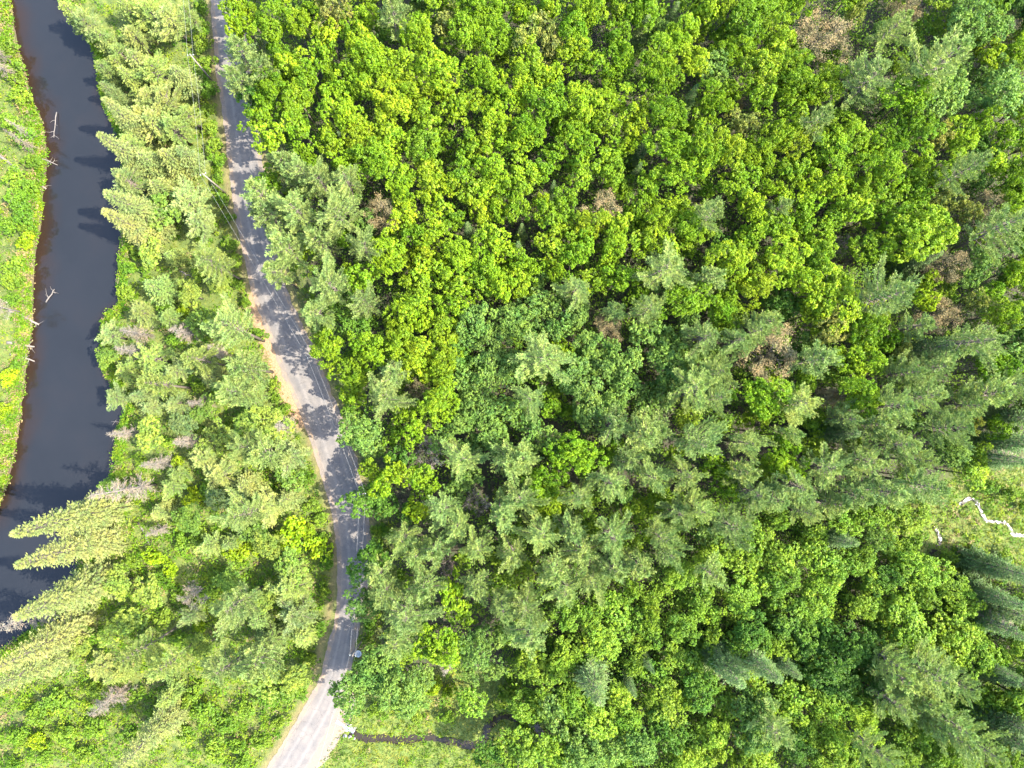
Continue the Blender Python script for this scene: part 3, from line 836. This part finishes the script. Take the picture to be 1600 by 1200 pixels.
# places in the photograph that a label can point from
MARKS = [((1290, 47), 'big brown crown at top'), ((595, 332), 'brown crown beside road pines'), ((942, 322), 'tan crown at upper middle'), ((1212, 555), 'round brown crown'), ((1475, 492), 'brown crown near right edge'),
 ((1495, 405), 'tall brown crown'), ((670, 707), 'bare snag mid-forest'), ((692, 883), 'lower bare snag'), ((1540, 810), 'white meadow brook'), ((1466, 845), 'curved white pool'), ((549, 1143), 'roadside culvert'),
 ((740, 1165), 'dark winding creek'), ((1142, 407), 'golden crown'), ((72, 460), 'driftwood in the river'), ((30, 265), 'long bank log'), ((175, 490), 'notch in the riverbank'), ((60, 850), 'spruces leaning over water'), ((380, 262), 'sunlit patch of upper road'),
 ((448, 610), 'orange-tan verge'), ((575, 850), 'road bend apex'), ((430, 1197), 'road at bottom edge'), ((350, 0), 'road at top edge'), ((560, 1021), 'pale roadside tub'), ((1365, 112), 'large upper pine'), ((850, 552), 'star-shaped middle pine'), ((1037, 420), 'wide blue-green pine'),
 ((1400, 455), 'lone pine near right'), ((630, 957), 'big roadside pine'), ((1580, 27), 'brown crown at corner'), ((295, 932), 'twisted bare snag'), ((1135, 1040), 'pointed lower spruces'), ((1530, 1022), 'lime crown among spruces'), ((1472, 1060), 'lower right pines'),
 ((847, 840), 'star-shaped lower pine'), ((1087, 620), 'central pine cluster'), ((1450, 755), 'pine beside the meadow'), ((1252, 627), 'yellowish wide pine'), ((620, 20), 'small pine at top'), ((1000, 50), 'narrow grey spruce'), ((745, 160), 'maple canopy centre-top')]
ORD = ['nearest', 'second nearest', 'third nearest', 'fourth nearest', 'fifth nearest', 'sixth nearest', 'seventh nearest', 'eighth nearest', 'ninth nearest', 'tenth nearest', 'eleventh nearest', 'twelfth nearest']
TO_LABEL = []
def sector(dx, dy):
    if abs(dx) > 2.4 * abs(dy):
        return 'right of' if dx > 0 else 'left of'
    if abs(dy) > 2.4 * abs(dx):
        return 'below' if dy > 0 else 'above'
    return ('below and ' if dy > 0 else 'above and ') + ('right of' if dx > 0 else 'left of')
def write_labels():
    """each plant is the n-th nearest of its look in one direction from something one can find"""
    looks = {}
    for o, look, px, py in TO_LABEL:
        looks.setdefault(look, []).append((o, px, py))
    for look, items in looks.items():
        best = {}
        for (mx, my), phrase in MARKS:
            sec = {}
            for o, px, py in items:
                d = math.hypot(px - mx, py - my)
                if d > 16:
                    sec.setdefault(sector(px - mx, py - my), []).append((d, o))
            for rel, lst in sec.items():
                lst.sort(key=lambda q: q[0])
                for k, (d, o) in enumerate(lst[:12]):
                    cost = k * 70 + d + (20 if ' and ' in rel else 0)
                    if cost < best.get(o.name, (1e9,))[0]:
                        best[o.name] = (cost, '%s %s %s the %s' % (ORD[k], look, rel, phrase), o)
        for c, lab, o in best.values():
            o['label'] = lab
def lerp(a, b, t):
    return tuple(x * (1 - t) + y * t for x, y in zip(a, b))
CROWN_MAT = {'maple': M_LEAF, 'soft': M_LEAF, 'shrub': M_LEAF, 'pine': M_NEEDLE, 'spruce': M_NEEDLE, 'cedar': M_NEEDLE, 'brown': M_TWIG, 'snag': M_TWIG, 'dead': M_TWIG}
ALL_XY = []
STATS = {}
def plant(code, fam, name, R, h, xy, look_px, colour, word, cat, noun=None):
    vs = KINDS[fam]
    R0, h0, tm, cm, *rest = vs[rnd.randrange(len(vs))]
    fb = fam.split('_')[0]
    z = ground_z(*xy)
    e = bpy.data.objects.new(name, None)
    e.empty_display_size = .5
    COL.objects.link(e)
    e.location = (xy[0], xy[1], z - .1)
    e.rotation_euler = (rnd.gauss(0, .025), rnd.gauss(0, .025), rnd.uniform(0, 6.283))
    u = rnd.uniform(.86, 1.16)
    e.scale = (R / R0 * u, R / R0 / u, h / h0)
    bark = M_BARE if fb in ('snag', 'dead') else M_BARK
    link('stem' if name == 'shrub' else 'trunk', tm, bark, e)
    c = link('foliage' if name == 'shrub' else ('twigs' if fb in ('snag', 'dead') else 'crown'), cm, CROWN_MAT[fb], e)
    c.color = (*colour, 1)
    for me in rest:
        b = link('branches', me, bark, e)
        b.color = (*colour, 1)
        b['kind'] = 'stuff'
    if fb in ('snag', 'dead'):
        c['kind'] = 'stuff'
    TO_LABEL.append((e, word, *look_px))
    e['category'] = cat
    e['group'] = GROUPS[name]
    STATS[name] = STATS.get(name, 0) + 1
    return e
PTS = []
for code, txt in TREES.items():
    for tok in txt.split():
        v = [float(q) for q in tok.split(',')]
        PTS.append([code, v[0], v[1], v[2] if len(v) > 2 else None])
XY = np.array([[p[1], p[2]] for p in PTS])
TALL = np.array([p[0] not in 'AZ' for p in PTS])
for i, (code, px, py, rp) in enumerate(PTS):
    if rp is None:
        d = np.hypot(*(XY[TALL] - XY[i]).T)
        d = np.sort(d)[1:5]
        rp = float(np.clip(.62 * d[:3].mean(), 15, 34)) * rnd.uniform(.82, 1.2)
    fam, name, cat, hf, fc = KIND_OF[code]
    R = rp * H / F * .90
    h = hf(R) * rnd.uniform(.9, 1.1)
    if fam in ('maple', 'soft', 'pine') and R < (2.7 if fam == 'pine' else 2.5):
        fam += '_small'
    if code == 'C':
        if py < 330:
            fam = rnd.choice(['cedar', 'pine_small', 'pine_small'])
        else:
            fam = rnd.choice(['cedar', 'pine_small', 'soft_small', 'soft'])
            h *= .9
            if fam.startswith('soft'):
                name, cat, h = 'broadleaf_tree', 'broadleaf tree', h * .85
    p = ground_at(px, py, fc * h)
    xy = p[:2]
    X1 = np.array([xy])
    # nothing grows on the carriageway or in the river
    dr = float(dist_to_line(X1, RC)[0])
    if dr < 3.9:
        k = np.argmin(np.hypot(*(RC - xy).T))
        away = unit(xy - RC[k])
        xy = RC[k] + away * 4.1
    if inside(X1, RIV)[0]:
        k = np.argmin(np.hypot(*(RIV - xy).T))
        xy = RIV[k] + unit(RIV[k] - xy) * .9
    t = rnd.random()
    c0, c1, w0, w1 = COLOURS[code]
    col = lerp(c0, c1, t)
    if code == 'N' and px < 700:
        col = lerp(col, (.13, .16, .08), .5)
    if code == 'C' and py < 320:
        col = lerp(col, (.19, .24, .055), .4)
    if code == 'P' and px < 620:
        col = lerp(col, (.165, .215, .065), .5)
    if code == 'P' and px < 350 or code == 'P' and (1240 < px < 1262 and 610 < py < 640):
        col = lerp(col, (.18, .22, .05), .5)
    if code == 'C' and name == 'broadleaf_tree':
        col = lerp(col, rnd.choice([(.10, .18, .02), (.16, .22, .03), (.12, .17, .06)]), .8)
    elif code == 'C':
        col = lerp(col, rnd.choice([(.13, .17, .08), (.20, .21, .07), (.10, .17, .05), (.17, .23, .05)]), .45)
    v = rnd.uniform(.85, 1.15)
    col = tuple(x * v for x in col)
    noun = {'maple_tree': 'maple', 'broadleaf_tree': 'broadleaf tree', 'pine_tree': 'pine', 'spruce_tree': 'spruce', 'cedar_tree': 'conifer', 'shrub': 'shrub', 'dead_conifer': 'dead conifer', 'dead_tree': 'snag'}[name]
    q = photo_at((xy[0], xy[1], fc * h))
    word = (w0 if t < .5 else w1) + ' ' + noun
    plant(code, fam, name, R, h, xy, q, col, word, cat)
    ALL_XY.append((xy[0], xy[1], R))
KIND_OF['V'] = ('maple', 'young_tree', 'young tree', None, .74)
GROUPS['young_tree'] = 'young broadleaf trees filling gaps in the canopy'
SHOWN = [(p[1], p[2]) for p in PTS if p[0] not in 'AZ']
CODES = [p[0] for p in PTS if p[0] not in 'AZ']
edge = [(x, -45) for x in range(420, 1660, 62)] + [(1650, y) for y in range(-40, 1240, 62)] + [(x, 1245) for x in range(880, 1640, 62)] + [(x, -10) for x in range(430, 1600, 75)] + [(1612, y) for y in range(20, 700, 70)] + [(1612, y) for y in range(930, 1200, 70)]
cand = [(x + rnd.uniform(-14, 14), y + rnd.uniform(-14, 14)) for x, y in edge] + [(rnd.uniform(400, 1610), rnd.uniform(-5, 1205)) for _ in range(9000)]
ne = len(edge)
nv = 0
for k, (px, py) in enumerate(cand):
    A = np.array(SHOWN)
    d = np.hypot(A[:, 0] - px, A[:, 1] - py)
    j = int(np.argmin(d))
    out_of = px < 0 or px > 1600 or py < 0 or py > 1200
    if d[j] < (30 if out_of else 25.5) or nv > 270:
        continue
    code = CODES[j]
    R = (rnd.uniform(2.6, 4.0) if out_of else rnd.uniform(1.5, 2.3))
    h = rnd.uniform(11, 15) if out_of else rnd.uniform(6.5, 10.5)
    xy = ground_at(px, py, .74 * h)[:2]
    X1 = np.array([xy])
    if left_of_road(X1)[0] or dist_to_line(X1, RC)[0] < 6.0 or field(dmead, X1)[0] < 2.5 or field(dbot, X1)[0] < 2.5 or field(dcreek, X1)[0] < 2:
        continue
    src = code if code in 'MUTGY' else ('U' if py > 850 else rnd.choice('MTU'))
    c0, c1, w0, w1 = COLOURS[src]
    t = rnd.random()
    col = tuple(x * .92 for x in lerp(c0, c1, t))
    fam = 'maple' if src in 'MGY' else 'soft'
    plant('V', fam if R > 2.5 else fam + '_small', 'young_tree', R, h, xy, (px, py), col, (w0 if t < .5 else w1) + ' young tree', 'young tree')
    SHOWN.append((px, py))
    CODES.append(src)
    nv += 1
NAD = photo_at((0, 0, 0))
for tip, foot, R, dead in SPRUCES:
    R *= 1.2 if foot[0] < 600 and not dead else 1.0
    b = ground_at(foot[0], foot[1], 0)
    rt, rb = math.hypot(tip[0] - NAD[0], tip[1] - NAD[1]), math.hypot(foot[0] - NAD[0], foot[1] - NAD[1])
    h = min(26., max(9., H * (1 - rb / rt)))
    # stand it where its tip shows
    xy = ground_at(tip[0], tip[1], h)[:2]
    if inside(np.array([xy]), RIV)[0]:
        xy = b[:2]
    t = rnd.random()
    left = foot[0] < 600
    c0, c1, w0, w1 = COLOURS['D'] if dead else (COLOURS['S'] if left else COLOURS['N'])
    mid = photo_at((xy[0], xy[1], h * .6))
    if dead:
        plant('D', 'dead', 'dead_conifer', R, h, xy, mid, lerp(c0, c1, t), 'tall %s dead conifer' % (w0 if t < .5 else w1), 'dead conifer')
    else:
        plant('S', 'spruce', 'spruce_tree', R, h, xy, mid, lerp(c0, c1, t), 'tall %s spruce' % (w0 if t < .5 else w1), 'spruce tree')
    ALL_XY.append((xy[0], xy[1], R))
write_labels()
print('TREES', STATS, len(ALL_XY))

# ------------------------------------------------------------------ undergrowth, grass (stuff nobody could count)
def scatter(n, rng, lo=(-104, -78), hi=(106, 90)):
    X = rng.uniform(lo, hi, (n, 2))
    dr, s = field(droad, X), field(sd, X)
    ok = (dr > 4.3) & (s > -.4)
    ok &= field(dcreek, X) > .42
    X = X[ok]
    return X, dr[ok], s[ok]
rng = np.random.default_rng(99)
U = Leaves()
X, dr, sdv = scatter(18500, rng)
Xb, drb, sdb = scatter(120000, rng, (-104, -50), (-60, 90))
nb = (sdb < 1.3) & (rng.random(len(Xb)) < .55)
Xc, drc, sdc = scatter(9000, rng, (0, -78), (106, -12))
Xe, dre, sde = scatter(5000, rng, (-40, 0), (106, 90))
Xd, drd, sdd = scatter(4200, rng, (-104, -78), (-30, -8))
X, dr, sdv = np.vstack([X, Xc, Xd, Xe]), np.concatenate([dr, drc, drd, dre]), np.concatenate([sdv, sdc, sdd, sde])
X, dr, sdv = np.vstack([X, Xb[nb]]), np.concatenate([dr, drb[nb]]), np.concatenate([sdv, sdb[nb]])
lf = field(LFT.astype(float), X) > .5
dm = field(dmead, X)
db = field(dbot, X)
open_ = lf | (dm < 3) | (db < 3) | (dr < 8)
keep = rng.random(len(X)) < np.where((dm < 1) | (db < 1), .45, np.where(open_, .9, .8))
X, open_, dm, db, dr, sdv = X[keep], open_[keep], dm[keep], db[keep], dr[keep], sdv[keep]
Z = np.maximum(field(gz, X), -.95)
for i in range(len(X)):
    op = open_[i]
    r = rng.uniform(.35, .95) if op else rng.uniform(.5, 1.5)
    hh = (rng.uniform(.25, 1.5) if op else rng.uniform(.8, 8.0))
    if op and X[i, 1] < -5 and X[i, 0] < -25 and rng.random() < .5:
        r, hh = r * 1.5, hh * 1.7
    if dr[i] < 5.2:
        r, hh = r * .7, min(hh, .6)
    n = rng.integers(12, 20) if op else rng.integers(16, 34)
    q = unit(rng.normal(0, 1, (n, 3)) * [1, 1, .6] + [0, 0, .45])
    pos = np.array([X[i, 0], X[i, 1], Z[i] + hh * .45]) + q * np.array([r, r, hh * .6]) * rng.uniform(.5, 1.05, (n, 1))
    nn = unit(q * .4 + [0, 0, .9] + rng.normal(0, .35, (n, 3)))
    if op:
        base = lerp((.060, .145, .008), (.150, .212, .012), rng.random() ** 1.2)
        if rng.random() < (.3 if dm[i] < 2 or X[i, 0] < -82 else .08):
            base = (.19, .155, .08)
    else:
        base = lerp((.060, .135, .012), (.125, .200, .016), rng.random())
    s = rng.uniform(.22, .46, n)
    U.add(pos, rng.normal(0, 1, (n, 3)) * [1, 1, .4], nn, s, s * .55, np.clip(rng.normal(.5, .2, n), 0, 1), np.tile(base, (n, 1)))
link('undergrowth', U.mesh('undergrowth'), M_UNDER, kind='stuff', label='low leafy undergrowth covering the forest floor', category='undergrowth')
Gs = Leaves()
X, dr, sdv = scatter(420000, rng)
lf = field(LFT.astype(float), X) > .5
dm = field(dmead, X)
db = field(dbot, X)
pr = np.maximum.reduce([smooth(4, 0, dm), smooth(3, 0, db), np.where(lf, .26, 0), smooth(7.5, 5, dr) * .5])
pr = pr * np.where(X[:, 0] < -84, 1.5, 1)
k = rng.random(len(X)) < pr
X, dm, db = X[k], dm[k], db[k]
n = len(X)
Z = np.maximum(field(gz, X), -.95)
dd = unit(rng.normal(0, 1, (n, 3)) * [1, 1, .15] + [0, 0, .55])
ln = rng.uniform(.35, .95, n)
pos = np.column_stack([X, Z]) + dd * ln[:, None] * .5
dry = smooth(-.05, .55, wob(X, .75, 3.) + rng.normal(0, .25, n)) * np.where(db < 2, .35, np.where(X[:, 0] < -82, .75, np.where(dm < 4, .9, .4)))
hue = smooth(-.5, .5, wob(X, 1.1, 5.) + rng.normal(0, .2, n))[:, None]
cg = (np.array([.066, .122, .010]) * (1 - hue) + np.array([.160, .185, .016]) * hue) * rng.uniform(.75, 1.25, (n, 1))
cd = np.array([.20, .165, .085]) * rng.uniform(.8, 1.2, (n, 1))
Gs.add(pos, dd, unit(rng.normal(0, .4, (n, 3)) + [0, 0, 1]), ln, .11, np.clip(rng.normal(.5, .2, n), 0, 1), cg * (1 - dry[:, None]) + cd * dry[:, None])
link('grass', Gs.mesh('grass'), M_UNDER, kind='stuff', label='long green and straw grass on banks and meadow', category='grass')
print('GRASS', n)

# ------------------------------------------------------------------ fallen logs and driftwood
def log_between(a, b, r, label, twigs=0, cat='fallen log', name='fallen_log', za=.25, zb=.25, seed=1):
    rg = np.random.default_rng(seed)
    A, B = ground_at(*a, za), ground_at(*b, zb)
    A[2] += max(ground_z(A[0], A[1]), -1.0)
    B[2] += max(ground_z(B[0], B[1]), -1.0)
    e = bpy.data.objects.new(name, None)
    COL.objects.link(e)
    e.location = A
    D = B - A
    L = np.linalg.norm(D)
    T = Tubes()
    s = np.linspace(0, 1, 6)[:, None]
    P = D * s + rg.normal(0, .05, (6, 3)) * np.array([1, 1, .4])
    T.add(P, r * np.linspace(1, .45, 6), 8)
    link('bole', T.mesh('log_bole'), M_BARE, e)
    if twigs:
        for k in range(twigs):
            f = rg.uniform(.25, 1)
            side = unit(np.cross(D, [0, 0, 1]) * rg.choice([-1, 1]) + D * rg.uniform(.1, .8) + np.array([0, 0, rg.uniform(0, .5) * L]))
            ln = rg.uniform(.5, 1.5)
            W = Tubes()
            W.add([D * f, D * f + side * ln * .5 + rg.normal(0, .08, 3), D * f + side * ln + rg.normal(0, .15, 3)], [.05, .035, .012], 4, False)
            link('branch', W.mesh('log_branch'), M_BARE, e)
    e['label'] = label
    e['category'] = cat
    e['group'] = 'fallen logs and driftwood'
log_between((-8, 238), (66, 292), .28, 'long pale log slanting across the left bank at 20% down', 8, seed=1)
log_between((16, 484), (55, 506), .34, 'thick bleached log at the left bank beside the river, 41% down', 14, seed=2)
log_between((10, 534), (48, 541), .26, 'middle pale log on the left river bank, 45% down', 10, seed=3)
log_between((16, 553), (47, 563), .22, 'lower pale log on the left river bank, 47% down', 8, seed=4)
log_between((66, 470), (80, 450), .12, 'small driftwood branch in the river off the left bank, 38% down', 6, 'driftwood', 'driftwood', .1, .3, 5)
log_between((82, 172), (78, 212), .10, 'thin bare branch reaching over the upper river, 16% down', 7, 'driftwood', 'driftwood', .3, .8, 6)
log_between((60, 245), (84, 254), .12, 'forked driftwood at the left bank of the upper river, 21% down', 6, 'driftwood', 'driftwood', .2, .3, 7)
log_between((190, 660), (168, 659), .06, 'thin twig poking from the right river bank, 55% down', 2, 'driftwood', 'driftwood', .3, .3, 8)
log_between((280, 423), (298, 432), .14, 'short grey log in the clearing beside a roadside pine, 36% down', 3, seed=9)
log_between((215, 815), (238, 858), .16, 'bent brown log in the grass behind the leaning spruces', 3, seed=10)
log_between((160, 930), (188, 934), .1, 'thin pale log in the lower left shrubs, 78% down', 2, seed=11)

# ------------------------------------------------------------------ utility poles and wires
POLE_H = 9.5
m_ins = bark_material('glazed_insulator', (.25, .3, .32), (.4, .45, .46))
tops = [((303, -130), 'beyond'), ((300, 84), 'wooden utility pole among shrubs left of the upper road'), ((316, 271), 'wooden utility pole at the left roadside below the upper curve'),
        ((484, 557), 'wooden utility pole at the right verge of the sunlit road bend'), ((566, 772), 'wooden utility pole under branches right of the middle road'),
        ((531, 1012), 'wooden utility pole at the road edge near the pale tub'), ((462, 1330), 'beyond')]
pole_xy = []
for (px, py), lab in tops:
    pole_xy.append(ground_at(px, py, POLE_H)[:2])
pole_pts = []
for i, ((px, py), lab) in enumerate(tops):
    x, y = pole_xy[i]
    X1 = np.array([[x, y]])
    dr = float(dist_to_line(X1, RC)[0])
    if dr < 3.6:
        k = np.argmin(np.hypot(*(RC - X1[0]).T))
        x, y = RC[k] + unit(X1[0] - RC[k]) * 3.7
        pole_xy[i] = np.array([x, y])
    a, b = pole_xy[max(0, i - 1)], pole_xy[min(len(tops) - 1, i + 1)]
    d = unit(np.asarray(b, float) - np.asarray(a, float))
    n = np.array([-d[1], d[0]])
    z = ground_z(x, y)
    pole_pts.append([np.array([x + n[0] * s, y + n[1] * s, z + POLE_H - .12]) for s in (-.45, .45)])
    if lab == 'beyond':
        continue
    e = bpy.data.objects.new('utility_pole', None)
    COL.objects.link(e)
    e.location = (x, y, z)
    T = Tubes()
    T.add([(0, 0, -.5), (0, 0, 4), (0, 0, POLE_H)], [.15, .13, .10], 9)
    link('post', T.mesh('pole_post'), M_POLE, e)
    T = Tubes()
    T.add([(-n[0] * .6, -n[1] * .6, POLE_H - .35), (n[0] * .6, n[1] * .6, POLE_H - .35)], .05, 4)
    arm = link('crossarm', T.mesh('pole_arm'), M_POLE, e)
    for s in (-.45, .45):
        T = Tubes()
        T.add([(n[0] * s, n[1] * s, POLE_H - .3), (n[0] * s, n[1] * s, POLE_H - .2), (n[0] * s, n[1] * s, POLE_H - .1)], [.05, .08, .04], 6)
        link('insulator', T.mesh('insulator'), m_ins, arm)
    e['label'] = lab
    e['category'] = 'utility pole'
    e['group'] = 'utility poles along the road'
m_wire = bark_material('wire_metal', (.16, .16, .16), (.24, .24, .24))
spans = ['above the shrubs at top', 'left of the upper road', 'crossing over the road at its bend', 'over the right verge of the middle road', 'over the lower road', 'over the sunlit road at bottom']
for i in range(len(tops) - 1):
    for k in range(2):
        A, B = pole_pts[i][k], pole_pts[i + 1][k]
        s = np.linspace(0, 1, 13)
        P = A * (1 - s[:, None]) + B * s[:, None]
        P[:, 2] -= 4 * .45 * s * (1 - s)
        T = Tubes()
        T.add(P, .011, 4)
        link('overhead_wire', T.mesh('overhead_wire'), m_wire, label='thin overhead wire %s, %s of the pair' % (spans[i], 'river-side' if k else 'forest-side'), category='wire', group='overhead wires')

# ------------------------------------------------------------------ culvert end, stones, pale tub
def stone(name, c, r, seed, mat, **props):
    rg = np.random.default_rng(seed)
    D = fib_dirs(26, rg, -1)
    import bmesh
    bm = bmesh.new()
    for d in D:
        bm.verts.new(d * r * rg.uniform(.75, 1.1) * np.array([1.15, .9, .7]))
    bmesh.ops.convex_hull(bm, input=bm.verts)
    me = bpy.data.meshes.new(name)
    bm.to_mesh(me)
    bm.free()
    o = link(name, me, mat, **props)
    o.location = c
    return o
m_stone = bark_material('pale_stone', (.14, .13, .13), (.25, .24, .235), 5.0)
g = ground_at(549, 1141)
e = bpy.data.objects.new('culvert', None)
COL.objects.link(e)
e.location = (g[0], g[1], -.35)
T = Tubes()
dx = np.array([.86, -.5, 0])
T.add([-dx * 3.0, dx * .5], .5, 16, False)
T.add([-dx * 3.0, dx * .48], .44, 16, False)
m_steel, nt, out = new_mat('galvanised_steel')
p = N(nt, 'ShaderNodeBsdfPrincipled', Roughness=.4, Metallic=.7)
no = N(nt, 'ShaderNodeTexNoise', Scale=5.0)
nt.links.new(mixrgb(nt, (.30, .31, .32), (.42, .43, .45), no.outputs[0]), p.inputs['Base Color'])
nt.links.new(p.outputs[0], out.inputs[0])
link('pipe', T.mesh('culvert_pipe'), m_steel, e)
T = Tubes()
T.add([dx * .46, dx * .56], .55, 16, False)
link('rim', T.mesh('culvert_rim'), m_steel, e)
e['label'] = 'galvanised culvert pipe end where the dark creek leaves the road'
e['category'] = 'culvert'
places = ['above the culvert mouth', 'left of the culvert mouth', 'below the culvert pipe', 'at the foot of the road bank', 'lowest beside the creek', 'topmost over the culvert', 'right of the culvert mouth']
for i, (px, py, r) in enumerate([(547, 1133, .30), (541, 1142, .36), (546, 1152, .34), (539, 1150, .38), (553, 1155, .24), (543, 1130, .26), (554, 1138, .24)]):
    q = ground_at(px, py)
    stone('boulder', (q[0], q[1], ground_z(q[0], q[1]) + r * .25), r, i, m_stone, label='pale grey boulder %s' % places[i], category='boulder', group='boulders at the culvert')
q = ground_at(560, 1021, .5)
prof = [(.0, .02), (.30, .02), (.34, .08), (.42, .62), (.50, .64), (.50, .69), (.43, .69), (.38, .62), (.30, .12), (0, .10)]
V, T_ = [], []
sd_ = 24
for r, z in prof:
    for j in range(sd_):
        a = j * 2 * math.pi / sd_
        V.append((r * math.cos(a), r * math.sin(a), z))
for i in range(len(prof) - 1):
    for j in range(sd_):
        a, b = i * sd_ + j, i * sd_ + (j + 1) % sd_
        T_.append((a, b, b + sd_, a + sd_))
tm = tri_mesh('tub', V, np.array(T_), None, True)
m_tub, nt, out = new_mat('pale_plastic')
p = N(nt, 'ShaderNodeBsdfPrincipled', Roughness=.45)
no = N(nt, 'ShaderNodeTexNoise', Scale=4.0)
nt.links.new(mixrgb(nt, (.33, .38, .42), (.46, .49, .51), no.outputs[0]), p.inputs['Base Color'])
nt.links.new(p.outputs[0], out.inputs[0])
o = link('tub', tm, m_tub, label='small pale bluish-white tub among bushes at the shaded road edge', category='tub')
o.location = (q[0], q[1], ground_z(q[0], q[1]))
o.scale = (1.15, 1.15, 1.15)
